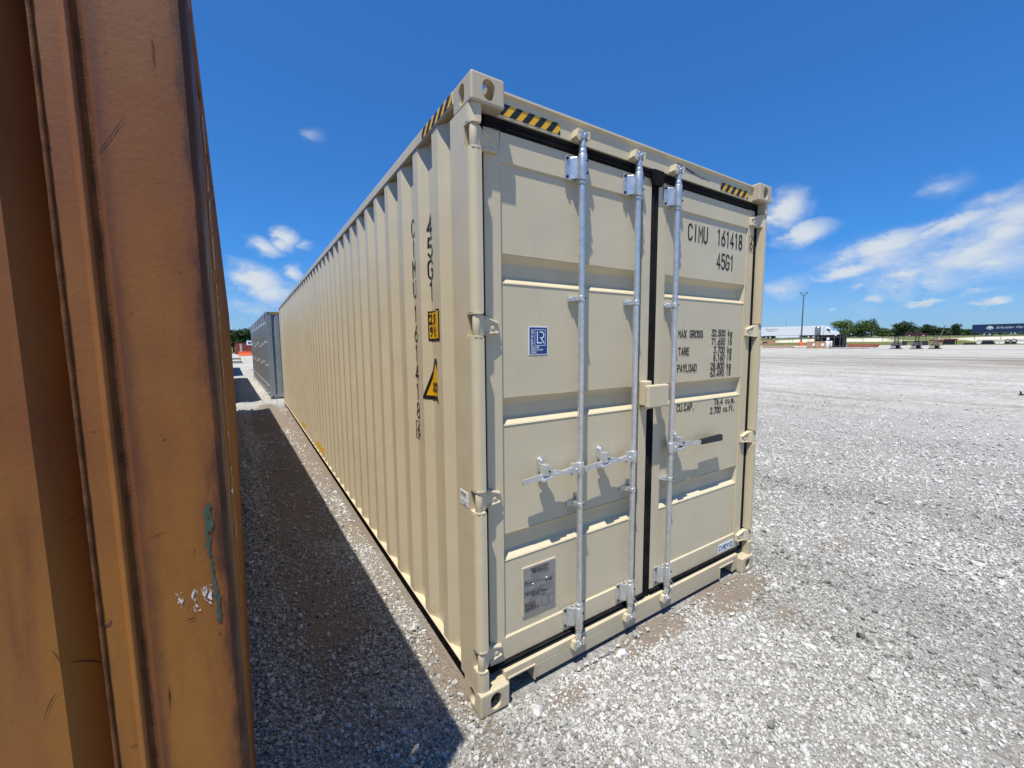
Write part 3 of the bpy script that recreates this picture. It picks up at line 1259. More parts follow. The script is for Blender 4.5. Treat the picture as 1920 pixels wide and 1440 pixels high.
# header and sill
mb = MB()
mb.prism([(.056, 2.776), (.056, 2.866), (.044, 2.872), (.044, 2.884), (.12, 2.884), (.12, 2.776)], 0, .158, CW - .158)
mb.build('door_header', BG, beige, .002)
mb = MB()
POC = ((.174, .342), (2.030, 2.212))
mb.box(.158, CW - .158, .040, .130, .102, .146)
xs = [.342, 2.030]
mb.box(.342, 2.030, .040, .130, .024, .1018)
mb.box(2.212, CW - .158, .040, .130, .024, .1018)
mb.build('door_sill', BG, beige, .003)
for a, b in POC:
    mb = MB()
    mb.box(a - .001, a + .006, .034, .20, .024, .110)
    mb.box(b - .006, b + .001, .034, .20, .024, .110)
    mb.box(a + .006, b - .006, .034, .20, .1022, .110)
    mb.build('lift_pocket', BG, beige)
    MB().box(a + .006, b - .006, .186, .196, .0, .102).build('pocket_shade_panel', M['inside'], beige)  # dark panel added to stand for the shade deep in the pocket

DX = ((.092, 1.214), (1.274, CW - .082))
DZ0, DZ1 = .182, 2.726
YF, YP = .070, .079
REC = ((2.063, 2.191), (1.388, 1.516), (.706, .838))


def make_door(side):
    x0, x1 = DX[side]
    if side == 0:
        pa, pb = x0 + .082, x1 - .072
    else:
        pa, pb = x0 + .072, x1 - .082
    mb = MB()
    # perimeter frame
    mb.box(x0, pa, YF, .125, DZ0, DZ1)
    mb.box(pb, x1, YF, .125, DZ0, DZ1)
    mb.box(pa, pb, YF, .125, DZ0, .300)
    mb.box(pa, pb, YF, .125, 2.596, DZ1)
    door = mb.build('door', BG, beige, .0035)
    # pressed panel with three recessed channels
    mb = MB()
    sl, dp = .030, .036
    zc = [2.596] + [z for a, b in REC for z in (b, a)] + [.300]
    q = lambda a, b, c, d: mb.add([a, b, c, d], [(0, 1, 2, 3)])
    for k in range(0, len(zc) - 1, 2):
        q((pa, YP, zc[k + 1]), (pb, YP, zc[k + 1]), (pb, YP, zc[k]), (pa, YP, zc[k]))
    for (za, zb) in REC:
        oa, ob = pa + .006, pb - .006
        ia, ib = oa + .020, ob - .020
        q((pa, YP, za), (oa, YP, za), (oa, YP, zb), (pa, YP, zb))
        q((ob, YP, za), (pb, YP, za), (pb, YP, zb), (ob, YP, zb))
        o4 = [(oa, YP, za), (ob, YP, za), (ob, YP, zb), (oa, YP, zb)]
        i4 = [(ia, YP + dp, za + sl), (ib, YP + dp, za + sl), (ib, YP + dp, zb - sl), (ia, YP + dp, zb - sl)]
        for j in range(4):
            q(o4[j], o4[(j + 1) % 4], i4[(j + 1) % 4], i4[j])
        q(*i4)
    mb.build('door_panel', BG, door, .007, weld=True)
    mb = MB()
    for x in (pa, pb):
        mb.cyl((x, YP - .001, .30), (x, YP - .001, 2.596), .0032, n=6)
    for z in (.300, 2.596):
        mb.cyl((pa, YP - .001, z), (pb, YP - .001, z), .0036, n=6)
    build_each(mb, 'weld_seam', BG, door)
    # hinges
    for z in HINGE_Z:
        X = (lambda x: x) if side == 0 else (lambda x: CW - x)
        mb = MB()
        mb.cyl((X(.026), .036, z - HH), (X(.026), .036, z + HH), .0185, n=18)
        blade = [(.026, .018), (.058, .030), (.075, .046), (.150, .055), (.158, .070), (.06, .070), (.045, .052), (.026, .054)]
        up_, dn = z + HH * .95, z - HH * .95
        vs = []
        for (x, y) in blade:
            t = max(0, (x - .07) / .09)
            vs += [(X(x), y, dn + .010 * t), (X(x), y, up_ - .030 * t)]
        n = len(blade)
        mb.add(vs, [(2 * k, 2 * ((k + 1) % n), 2 * ((k + 1) % n) + 1, 2 * k + 1) for k in range(n)])
        mb.add([vs[2 * k] for k in range(n)], [tuple(range(n))])
        mb.add([vs[2 * k + 1] for k in range(n)], [tuple(range(n))])
        # raised ribs and pin boss
        mb.add([(X(.078), .041, z + .030), (X(.150), .049, z + .004), (X(.150), .049, z + .013), (X(.078), .041, z + .040),
                (X(.078), .053, z + .026), (X(.150), .060, z + .000), (X(.150), .060, z + .016), (X(.078), .053, z + .043)],
               [(0, 1, 2, 3), (0, 4, 5, 1), (3, 2, 6, 7), (1, 5, 6, 2), (0, 3, 7, 4)])
        mb.add([(X(.078), .041, z - .040), (X(.150), .049, z - .036), (X(.150), .049, z - .028), (X(.078), .041, z - .032),
                (X(.078), .053, z - .042), (X(.150), .060, z - .038), (X(.150), .060, z - .026), (X(.078), .053, z - .030)],
               [(0, 1, 2, 3), (0, 4, 5, 1), (3, 2, 6, 7), (1, 5, 6, 2), (0, 3, 7, 4)])
        mb.cyl((X(.118), .060, z - .010), (X(.118), .047, z - .010), .011, .009, n=12)
        mb.build('hinge', BG, door, .0025)
        mb = MB()
        for dz in (HH + .004, -HH - .004):
            mb.prism([(X(.000), .074), (X(.002), .036), (X(.012), .016), (X(.034), .010), (X(.050), .012), (X(.050), .074)], 2, z + dz - .0045, z + dz + .0045)
        build_each(mb, 'hinge_lug', BG, door, .001)
    return door


doorL = make_door(0)
doorR = make_door(1)


# gaskets
def gasket(name_parent, x0, x1, z0, z1, y=.058, yb=.12):
    mb = MB()
    w, h = x1 - x0, z1 - z0
    mb.box(x0, x1, y + .008, yb, z0, z1)
    if h > w:
        mb.prism([(x0 + w * .10, y + .009), (x0 + w * .22, y), (x0 + w * .40, y + .008)], 2, z0, z1)
        mb.prism([(x0 + w * .55, y + .009), (x0 + w * .75, y + .001), (x0 + w * .92, y + .009)], 2, z0, z1)
    else:
        for f0, f1, f2 in ((.08, .2, .36), (.5, .72, .92)):
            mb.prism([(y + .009, z0 + h * f0), (y, z0 + h * f1), (y + .009, z0 + h * f2)], 0, x0, x1)
    return mb.build('gasket', M['rubber'], name_parent)


gasket(doorL, .0535, .0905, .149, 2.774, .064)
gasket(doorR, CW - .0805, CW - .0535, .149, 2.774, .064)
gasket(doorL, .0925, 1.2135, 2.7275, 2.774)
gasket(doorR, 1.2745, CW - .0825, 2.7275, 2.774)
gasket(doorL, .0925, 1.2135, .149, .1805)
gasket(doorR, 1.2745, CW - .0825, .149, .1805)
gasket(doorL, 1.2155, 1.2725, .149, 2.774, .060)
mb = MB()
mb.prism([(1.188, 2.764), (1.200, 2.700), (1.214, 2.688), (1.274, 2.688), (1.288, 2.700), (1.300, 2.764), (1.284, 2.776), (1.204, 2.776)], 1, .046, .064)
mb.build('gasket_cover', M['rubber'], doorL, .003)


# ------------------------------------------------------------------ locking bars
YR = .026


def bolt(mb, x, y, z, r=.010, h=.008):
    mb.cyl((x, y, z), (x, y - h, z), r, r * .85, n=8)


def locking_bar(x, hand, clampside=-1):
    g = M['galv']
    mb = MB()
    mb.cyl((x, YR, .150), (x, YR, 2.770), .0160, n=20)
    bar = mb.build('locking_bar', g, beige)
    for (zc, s) in ((2.650, 1), (.265, -1)):
        # bearing bracket: sleeve round the bar and a plate bolted to the door frame
        mb = MB()
        mb.cyl((x, YR, zc - .062), (x, YR, zc + .062), .0240, n=20)
        mb.cyl((x, YR, zc - .078), (x, YR, zc - .062), .0205, n=20)
        mb.cyl((x, YR, zc + .062), (x, YR, zc + .086), .0215, .0195, n=20)
        mb.box(x - .018, x + .022, YR, YF - .004, zc - .058, zc + .058)
        mb.box(x - .082, x - .020, YF - .010, YF - .001, zc - .058, zc + .058)
        mb.prism([(x - .050, YF - .009), (x - .022, YR + .010), (x - .012, YR + .016), (x - .036, YF - .006)], 2, zc - .052, zc + .052)
        br = mb.build('bearing_bracket', g, bar, .0025)
        mb = MB()
        for dz in (-.044, .044):
            bolt(mb, x - .070, YF - .009, zc + dz, .0085, .007)
        for dz in (-.030, .030):
            mb.cyl((x + .012, YR - .02, zc + dz), (x + .013, YR - .0255, zc + dz), .0055, n=8)
        build_each(mb, 'bolt', M['hole'], br)
        # cam end
        zz = zc + s * .150
        mb = MB()
        mb.cyl((x, YR, zc + s * .086), (x, YR, zz - s * .018), .0185, .015, n=16)
        mb.cyl((x, YR, zz - s * .018), (x, YR, zz + s * .020), .0125, n=12)
        mb.box(x - .022, x + .022, YR - .012, YR + .012, zz - .006, zz + .006)
        mb.prism([(x - .030, zz - .014), (x - .004, zz - .018), (x + .006, zz + .012), (x - .012, zz + .022), (x - .026, zz + .006)], 1, YR - .016, YR + .020)
        mb.prism([(x + .010, zz - .012), (x + .032, zz - .006), (x + .030, zz + .016), (x + .014, zz + .020)], 1, YR - .012, YR + .024)
        mb.cyl((x, YR - .022, zz), (x, YR + .010, zz), .007, n=8)
        mb.build('cam', g, bar, .002)
        # keeper on header or sill
        yk = .056 if s > 0 else .040
        mb = MB()
        mb.prism([(x - .052, zz - .014), (x - .042, zz - .028), (x - .024, zz - .032), (x - .016, zz - .018), (x - .027, zz - .008), (x - .029, zz + .008),
                  (x - .018, zz + .014), (x - .022, zz + .024), (x - .042, zz + .025)], 1, YR - .014, yk)
        mb.prism([(x + .022, zz - .020), (x + .037, zz - .015), (x + .043, zz + .010), (x + .036, zz + .024), (x + .022, zz + .022), (x + .027, zz + .003)], 1, YR - .014, yk)
        mb.box(x - .042, x + .037, yk - .005, yk + .001, zz - .016, zz + .019)
        mb.build('cam_keeper', BG, beige, .004)
    for zc in (2.006, .912):
        mb = MB()
        mb.cyl((x, YR, zc - .013), (x, YR, zc + .013), .0195, n=18)
        mb.prism([(x - .052, YF - .001), (x - .052, YF + .006), (x + .030, YF + .006), (x + .0205, YR), (x - .019, YR), (x - .020, YR + .02), (x - .030, YF - .008)], 2, zc - .013, zc + .013)
        bolt(mb, x - .040, YF - .001, zc, .009, .010)
        gc = mb.build('guide_clamp', g, bar, .0015)
        mb = MB()
        mb.cyl((x + .010, YR - .016, zc), (x + .011, YR - .0215, zc), .0045, n=8)
        mb.build('bolt', M['hole'], gc)
    # handle
    z = 1.114
    sg = -1 if hand < 0 else 1
    reach = abs(hand)
    yh = .027
    mb = MB()
    # hub block clipped round the bar
    mb.cyl((x, YR, z - .034), (x, YR, z + .034), .0215, n=18)
    xa, xb = sorted((x + sg * .012, x + sg * .060))
    mb.prism([(xa, z - .034), (xb, z - .024), (xb, z + .030), (xa, z + .034)], 1, yh - .014, yh + .012)
    ctr = [(.046, .000), (.085, -.004), (.120, -.008), (.165, .004), (.205, .006), (.235, -.004), (reach, -.014 if sg < 0 else -.010)]
    hw = [.013, .014, .012, .013, .015, .016, .014]
    if sg > 0:
        ctr = [(.046, .000), (.080, .008), (.100, .018), (.135, .008), (.190, .006), (.240, -.004), (.330, -.006)]
        hw = [.013, .013, .014, .013, .013, .013, .012]
    vs = []
    for (d, dz), w in zip(ctr, hw):
        for yy in ((yh - .005, yh + .005) if d > .21 or sg > 0 else (yh - .012, yh + .010)):
            vs += [(x + sg * d, yy, z + dz - w), (x + sg * d, yy, z + dz + w)]
    n = len(ctr)
    fs = []
    for k in range(n - 1):
        a, b = 4 * k, 4 * (k + 1)
        fs += [(a, a + 1, b + 1, b), (a + 2, b + 2, b + 3, a + 3), (a, b, b + 2, a + 2), (a + 1, a + 3, b + 3, b + 1)]
    fs += [(0, 2, 3, 1), (4 * n - 4, 4 * n - 3, 4 * n - 1, 4 * n - 2)]
    mb.add(vs, fs)
    bolt(mb, x + sg * .036, yh - .013, z, .008, .006)
    mb.build('handle', g, bar, .002)
    if sg > 0:
        mb = MB()
        xe = x + reach
        mb.prism([(x + .326, z - .024), (xe - .006, z - .028), (xe, z - .020), (xe, z + .012), (xe - .008, z + .019), (x + .326, z + .013)], 1, yh - .013, yh + .013)
        mb.build('handle_grip', M['grip'], bar, .005)
    # retainer catch on the door that holds the handle
    xr = x + sg * (.228 if sg < 0 else .098)
    mb = MB()
    mb.prism(stadium(xr, z + .022, .042, .128), 1, YP - .012, YP - .001)
    bolt(mb, xr, YP - .012, z + .066, .013, .010)
    mb.prism([(xr - .016, z + .056), (xr + .014, z + .056), (xr + .046, z + .012), (xr + .040, z - .004), (xr - .024, z + .004)], 1, yh - .018, YP - .030)
    mb.box(xr - .014, xr + .014, YP - .034, YP - .010, z + .010, z + .054)
    mb.prism([(xr - .034, z - .026), (xr + .022, z - .018), (xr + .028, z - .004), (xr - .030, z - .012)], 1, yh - .026, YP - .020)
    mb.prism([(xr + .010, z + .010), (xr + .075, z + .002), (xr + .078, z - .010), (xr + .012, z - .012)], 1, yh - .020, yh - .006)
    cat_ = mb.build('handle_retainer', g, bar, .003)
    mb = MB()
    mb.cyl((xr, YP - .010, z - .020), (xr, YP - .019, z - .020), .011, n=10)
    mb.cyl((xr + .010, yh - .019, z + .022), (xr + .010, yh - .024, z + .022), .005, n=8)
    build_each(mb, 'bolt', M['hole'], cat_)
    return bar


bar1 = locking_bar(.632, -.372)
bar2 = locking_bar(1.047, -.385)
bar3 = locking_bar(1.395, .568)

# wire seals hanging from the lower brackets
for b, x in ((bar2, 1.047), (bar3, 1.395)):
    mb = MB()
    pts = []
    for k in range(13):
        t = k / 12
        pts.append((x - .018 + .060 * t - .022 * math.sin(math.pi * t), YR - .030 - .006 * math.sin(math.pi * t), .345 - .185 * t - .02 * math.sin(2 * math.pi * t)))
    mb.tube(pts, .0022, 6)
    mb.build('seal_wire', M['ltgrey'], b)

# lock box across the two doors
mb = MB()
mb.box(1.137, 1.196, .020, YF, 1.402, 1.552)
mb.box(1.196, 1.215, .050, YF, 1.410, 1.545)
mb.build('lock_box_bracket', BG, doorL, .008)
mb = MB()
mb.box(1.122, 1.312, -.016, .0165, 1.392, 1.530)
mb.box(1.274, 1.312, .0165, YF, 1.400, 1.522)
lb = mb.build('lock_box', BG, doorR, .010)
mb = MB()
mb.tube([(1.315, .030, 1.505), (1.326, .028, 1.500), (1.330, .026, 1.480), (1.318, .026, 1.472)], .005, 8)
mb.build('lock_hook', BG, lb)
mb = MB()
mb.box(1.150, 1.208, .058, YF + .001, 1.370, 1.392)
mb.build('lock_stop', BG, doorL, .003)

# ------------------------------------------------------------------ lettering on the doors
def door_fn(y):
    return lambda s, t, lf: (s, y - .0012 - lf, t)


def lettering(parent, items, y=YP, mat=None, name='lettering'):
    for (txt, x, z, h, cw, gap, th, right) in items:
        mb = MB()
        if right:
            x = x - text_width(txt, cw, gap)
        for wd_ in txt.split(' '):
            mb = MB()
            strokes_mesh(mb, text_strokes(wd_, x, z, h, cw, gap), th, door_fn(y))
            mb.build(name, mat or M['black'], parent)
            x += text_width(wd_, cw, gap) + cw + 2 * gap


lettering(doorR, [('CIMU', 1.585, 2.435, .096, .038, .017, .0125, False),
                  ('161418', 1.905, 2.443, .096, .038, .0155, .0125, False),
                  ('45G1', 1.912, 2.285, .098, .038, .016, .0125, False)])
lettering(doorR, [('6', 2.308, 2.452, .078, .028, .01, .0105, False)], YF)
mb = MB()
strokes_mesh(mb, [[(2.293, 2.436), (2.351, 2.436), (2.351, 2.546), (2.293, 2.546), (2.293, 2.436)]], .004, door_fn(YF))
mb.build('check_digit_box', M['black'], doorR)
g1, cw1, th1, h1 = .0085, .0215, .0078, .044
rows = [('MAX GROSS', 1.514, 1.812), ('TARE', 1.518, 1.698), ('PAYLOAD', 1.514, 1.588), ('CU.CAP.', 1.520, 1.326)]
vals = [('32.500 kg', 1.812 + .010), ('71.650 lb', 1.762), ('3.700 kg', 1.704), ('8.160 lb', 1.650), ('28.800 kg', 1.592), ('63.490 lb', 1.540)]
items = [(t, x, z, h1, cw1, g1, th1, False) for t, x, z in rows]
items += [(t, 2.135, z, h1 * .95, cw1, g1, th1, True) for t, z in vals]
items += [('76.4 cu.m.', 2.205, 1.334, .040, cw1, g1, th1, True), ('2.700 cu.ft.', 2.200, 1.276, .040, .020, .008, th1, True)]
lettering(doorR, items)

# blue certification sticker
mb = MB().box(.336, .454, YP - .0018, YP - .0004, 1.722, 1.862)
stk = mb.build('certification_sticker', M['decal_white'], doorL)
MB().box(.3405, .4495, YP - .0026, YP - .0016, 1.7265, 1.8575).build('sticker_field', M['blue'], stk)
mb = MB()
fnL = door_fn(YP - .0018)
strokes_mesh(mb, [[(.373, 1.768), (.437, 1.768), (.437, 1.846), (.373, 1.846), (.373, 1.768)]], .0022, fnL)
strokes_mesh(mb, [[(.388, 1.835), (.388, 1.781), (.414, 1.781)],
                  [(.404, 1.835), (.416, 1.835)] + _arc(.414, 1.820, .014, .015, 80, -80, 8) + [(.408, 1.806), (.429, 1.781)]], .0052, fnL)
for k, t_ in enumerate(('CONTAINER', 'CERTIFICATION', 'SCHEME')):
    strokes_mesh(mb, text_strokes(t_, .350, 1.755 - k * .0125, .0085, .0036, .0018), .0014, fnL)
fnV = lambda s, t, lf: (.3505 + (0 - t), YP - .0018 - .0012 - lf, 1.768 + s)
strokes_mesh(mb, text_strokes('CERTIFIED', 0, -.0115, .0125, .0058, .0032), .0020, fnV)
mb.build('sticker_lettering', M['decal_white'], stk)

# engraved approval plate
mb = MB().box(.288, .505, YP - .006, YP - .0005, .366, .632)
holder = mb.build('plate_holder', BG, doorL, .002)
MB().box(.295, .499, YP - .0075, YP - .0058, .373, .625).build('approval_plate', M['plate'], holder)
mb = MB()
fnP = door_fn(YP - .0072)
PL = [('APPROVED FOR TRANSPORT', .606, .0095), ('UNDER CUSTOMS SEAL', .591, .0095), ('CSC SAFETY APPROVAL', .466, .0095), ('DATE MANUFACTURED', .430, .0065),
      ('IDENTIFICATION NO', .420, .0065), ('MAXIMUM GROSS MASS', .410, .0065), ('ALLOWABLE STACKING LOAD', .400, .0065), ('TRANSVERSE RACKING TEST', .390, .0065),
      ('TYPE', .548, .006), ('MANUFACTURERS NO OF THE CONTAINER', .541, .006), ('TIMBER COMPONENT TREATMENT', .483, .0075)]
for t_, z_, h_ in PL:
    cw_ = h_ * .40
    w_ = text_width(t_, cw_, cw_ * .42)
    x_ = .302 if h_ < .009 else .397 - w_ / 2
    strokes_mesh(mb, text_strokes(t_, x_, z_, h_, cw_, cw_ * .42), h_ * .20, fnP)
strokes_mesh(mb, text_strokes('CIMC', .437, .518, .011, .008, .003), .0032, fnP)
for z_ in (.556, .537, .528, .500, .492, .478):
    strokes_mesh(mb, [[(.300, z_), (.494, z_)]], .0011, fnP)
for bx in ((.345, .448, .571, .583), (.335, .430, .446, .458), (.408, .455, .388, .438), (.462, .492, .440, .470), (.462, .492, .388, .432)):
    strokes_mesh(mb, [[(bx[0], bx[2]), (bx[1], bx[2]), (bx[1], bx[3]), (bx[0], bx[3]), (bx[0], bx[2])]], .0011, fnP)
strokes_mesh(mb, [[(.400, .500), (.400, .528)]], .0011, fnP)
mb.build('plate_lettering', M['hole'], holder)
mb = MB()
for x_, z_ in ((.354, .530), (.443, .536)):
    mb.cyl((x_, YP - .007, z_), (x_, YP - .0105, z_), .0048, .0034, n=10)
build_each(mb, 'rivet', M['rivet'], holder)

# small maker's sticker low on the right door
mk = MB().box(2.058, 2.258, YF - .0016, YF - .0004, .198, .262).build('maker_sticker', M['decal_white'], doorR)
mb = MB()
fnM = door_fn(YF - .0008)
strokes_mesh(mb, text_strokes('CIMC', 2.068, .214, .034, .0185, .0065), .0075, fnM)
for ox, gl in ((2.170, [[(0, .008), (.030, .008), (.030, .024), (0, .024), (0, .008)], [(.015, -.004), (.015, .036)]]),
               (2.212, [[(.002, .030), (.030, .030)], [(.002, .022), (.030, .022), (.030, .002), (.002, .002), (.002, .022)], [(.016, .022), (.016, .002)], [(0, -.006), (.034, -.006)]])):
    strokes_mesh(mb, [[(ox + a, .218 + b) for a, b in st] for st in gl], .0045, fnM)
mb.build('sticker_lettering', M['blue'], mk)

# ------------------------------------------------------------------ warning tape on header and side rail
def tape(parent, x0, x1, z0, z1, fn, n):
    mb = MB()
    w = x1 - x0
    h = z1 - z0
    mb.add([fn(x0, z0, 0), fn(x1, z0, 0), fn(x1, z1, 0), fn(x0, z1, 0)], [(0, 1, 2, 3)])
    o = mb.build('warning_tape', M['yellow'], parent)
    mb = MB()
    p = w / n
    for k in range(-1, n + 1):
        a, b = x0 + k * p + p * .15, x0 + k * p + p * .15 + p * .5
        sh = p * .62
        poly = [(a, z1), (b, z1), (b + sh, z0), (a + sh, z0)]
        # clip the slanted bar to the tape ends
        def clip(pl, xc, keep):
            out = []
            for i in range(len(pl)):
                P_, Q_ = pl[i], pl[(i + 1) % len(pl)]
                ip, iq = keep(P_[0]), keep(Q_[0])
                if ip:
                    out.append(P_)
                if ip != iq:
                    t = (xc - P_[0]) / (Q_[0] - P_[0])
                    out.append((xc, P_[1] + t * (Q_[1] - P_[1])))
            return out
        poly = clip(poly, x0, lambda v: v >= x0)
        if len(poly) > 2:
            poly = clip(poly, x1, lambda v: v <= x1)
        if len(poly) > 2:
            mb.add([fn(x_, z_, .0008) for x_, z_ in poly], [tuple(range(len(poly)))])
    build_each(mb, 'tape_stripe', M['black'], o)


fnH = lambda s, t, lf: (s, .056 - .0012 - lf, t)
tape(beige, .168, .512, 2.788, 2.838, lambda s, t, lf: (.68 - s, .0548 - lf, t), 5)
tape(beige, 1.880, 2.222, 2.788, 2.838, lambda s, t, lf: (4.102 - s, .0548 - lf, t), 5)
tape(beige, .186, .560, HB - .052, HB - .008, lambda s, t, lf: (-.0012 - lf, s, t), 5)

# ------------------------------------------------------------------ lettering down the corrugated side
def side_fn(s, t, lf):
    """s runs along -y (left to right seen from outside)"""
    y = -s
    return (XO + (XI - XO) * prof_depth(SIDE_PTS, y) - .0028 - lf, y, t)


mb = MB()
for k, ch in enumerate('45G1'):
    strokes_mesh(mb, text_strokes(ch, -.604, 2.372 - k * .1165, .098, .046, 0), .0095, side_fn, .008)
mb.build('lettering', M['black'], beige)
mb = MB()
z_ = 2.420
for ch in 'CIMU 161418':
    if ch == ' ':
        z_ -= .03
        continue
    strokes_mesh(mb, text_strokes(ch, -.870, z_, .092, .046, 0), .0095, side_fn, .008)
    z_ -= .1180
strokes_mesh(mb, text_strokes('6', -.866, z_ + .005, .074, .036, 0), .0105, side_fn, .008)
strokes_mesh(mb, [[(-.880, z_ - .012), (-.816, z_ - .012), (-.816, z_ + .094), (-.880, z_ + .094), (-.880, z_ - .012)]], .004, side_fn, .008)
mb.build('lettering', M['black'], beige)


def side_decal(name, mat, spans, lift, parent):
    """spans: list of (z, y_min, y_max) rows; cloth-like sheet following the corrugation"""
    mb = MB()
    brk = [p for p, _ in SIDE_PTS]
    for (za, a0, a1), (zb, b0, b1) in zip(spans[:-1], spans[1:]):
        lo, hi = min(a0, b0), max(a1, b1)
        ts = [0., 1.] + [k / 14 for k in range(1, 14)]
        ts = sorted(set(ts))
        for t0, t1 in zip(ts[:-1], ts[1:]):
            q = []
            for (z, y0, y1), t in (((za, a0, a1), t0), ((za, a0, a1), t1), ((zb, b0, b1), t1), ((zb, b0, b1), t0)):
                y = y0 + (y1 - y0) * t
                q.append((XO + (XI - XO) * prof_depth(SIDE_PTS, y) - lift, y, z))
            mb.add(q, [(0, 1, 2, 3)])
    return mb.build(name, mat, parent)


def tri_rows(ztop, zbot, yc, half, inset=0.):
    rows = []
    n = 24
    H_ = ztop - zbot
    for k in range(n + 1):
        z = zbot + H_ * k / n
        w = half * (1 - k / n)
        rows.append((z, yc - w - .012 * (1 - k / n) ** 0, yc + w + .012))
    return rows


hb = side_decal('height_label', M['black'], [(1.800 + .160 * k / 6, .400, .614) for k in range(7)], .003, beige)
side_decal('label_field', M['decal_yellow'], [(1.809 + .142 * k / 6, .409, .604) for k in range(7)], .0042, hb)
mb = MB()
strokes_mesh(mb, text_strokes('2.9m', -.600, 1.892, .048, .020, .009), .009, lambda s, t, lf: side_fn(s, t, lf + .0026), .008)
strokes_mesh(mb, text_strokes("9'6", -.596, 1.826, .046, .022, .009), .009, lambda s, t, lf: side_fn(s, t, lf + .0026), .008)
mb.build('label_lettering', M['black'], hb)
tr_ = side_decal('warning_triangle', M['black'], tri_rows(1.700, 1.470, .548, .106), .003, beige)
side_decal('triangle_field', M['decal_yellow'], [(z, a + .017, b - .017) for z, a, b in tri_rows(1.688, 1.490, .548, .092)][:23], .0042, tr_)
mb = MB()
strokes_mesh(mb, text_strokes('SUPER', -.585, 1.545, .020, .0105, .0045), .004, lambda s, t, lf: side_fn(s, t, lf + .0026), .006)
strokes_mesh(mb, text_strokes('HEAVY', -.585, 1.517, .020, .0105, .0045), .004, lambda s, t, lf: side_fn(s, t, lf + .0026), .006)
mb.build('label_lettering', M['black'], tr_)
# yellow lift marks low on the side
for y_ in (4.79, 5.07, 5.35, 7.03, 7.31):
    d_ = [p for p, d in SIDE_PTS if d == 0.]
    yy = min(d_, key=lambda v: abs(v - y_))
    side_decal('lift_mark', M['decal_yellow'], [(.205 + .085 * k / 3, yy - .06, yy + .068) for k in range(4)], .002, beige)
# inspection label on the corner post
ins = MB().box(-.0016, -.0003, .094, .178, 1.012, 1.082).build('inspection_label', M['decal_white'], beige)
mb = MB()
fnI = lambda s, t, lf: (-.0022 - lf, -s, t)
strokes_mesh(mb, text_strokes('622U5', -.172, 1.060, .014, .0085, .004), .0022, fnI)
strokes_mesh(mb, text_strokes('CT 22C16', -.168, 1.018, .009, .0055, .003), .0016, fnI)
strokes_mesh(mb, [[(-.176, 1.052), (-.096, 1.052)], [(-.176, 1.032), (-.096, 1.032)], [(-.135, 1.052), (-.135, 1.032)]], .001, fnI)
mb.build('label_lettering', M['hole'], ins)
# little vent covers on the side
for y_ in (2.40, 6.9, 10.3):
    d_ = [p for p, d in SIDE_PTS if d == 1.]
    yy = min(d_, key=lambda v: abs(v - y_)) + .02
    MB().box(XI - .012, XI - .001, yy - .02, yy + .03, 2.50, 2.56).build('vent_cover', BG, beige, .004)

# black smudges where the header was touched
rg = random.Random(8)
for (x_, z_, w_, h_) in ((1.52, 2.842, .10, .006), (1.60, 2.828, .12, .008), (1.71, 2.822, .06, .005), (2.10, 2.786, .05, .006), (1.45, 2.852, .05, .004)):
    q = [(x_ + w_ * math.cos(t) * rg.uniform(.6, 1), z_ + h_ * math.sin(t) * rg.uniform(.5, 1.2) - .10 * w_ * math.cos(t)) for t in [2 * math.pi * k / 18 for k in range(18)]]
    MB().add([(a, .0552, b) for a, b in q], [tuple(range(18))]).build('smudge', M['smudge'], beige)

# ------------------------------------------------------------------ the old ochre container on the left
HO = 2.591
TH = R(1.35)
OX, OY = -.876, -.600


def mk_ochre_post():
    """ochre paint with the rust that creeps in from the outer edge of the post"""
    mat = mk_ochre('ochre_post_paint')
    m = NT.__new__(NT)
    m.mat, m.t, m.pos = mat, mat.node_tree, None
    m.b = m.t.nodes['Principled BSDF']
    lk = m.b.inputs['Base Color'].links[0]
    src = lk.from_socket
    m.t.links.remove(lk)
    p = m.P(True)
    sp = m.n('ShaderNodeSeparateXYZ')
    m.l(p, sp.inputs[0])
    d = m.math('SUBTRACT', CW, sp.outputs[0])
    wob = m.math('MULTIPLY', m.math('SUBTRACT', m.noise(9, 6, .7, p, (2, 2, .5)), .5), .10)
    dd = m.math('ADD', d, wob)
    c = m.mix(m.ramp(dd, .075, .000, 0, .75), src, (.140, .042, .014))
    c = m.mix(m.ramp(dd, .030, .004, 0, .92), c, (.050, .017, .009))
    # rust bleeding out of the groove
    e2 = m.math('ADD', m.math('ABSOLUTE', m.math('SUBTRACT', d, .140)), m.math('MULTIPLY', wob, .5))
    c = m.mix(m.ramp(e2, .030, .002, 0, .8), c, (.095, .030, .011))
    m.col(c)
    return mat


M['ochre_post'] = mk_ochre_post()
OC = M['ochre']
ochre = empty('shipping_container', (OX - CW * math.cos(TH), OY - CW * math.sin(TH), -.008), TH, 0, R(-.28))
tag(ochre, 'weathered ochre shipping container with rust and paint scrapes on its near corner post', 'container')
container(ochre, HO, OC, near='custom', post=.19)


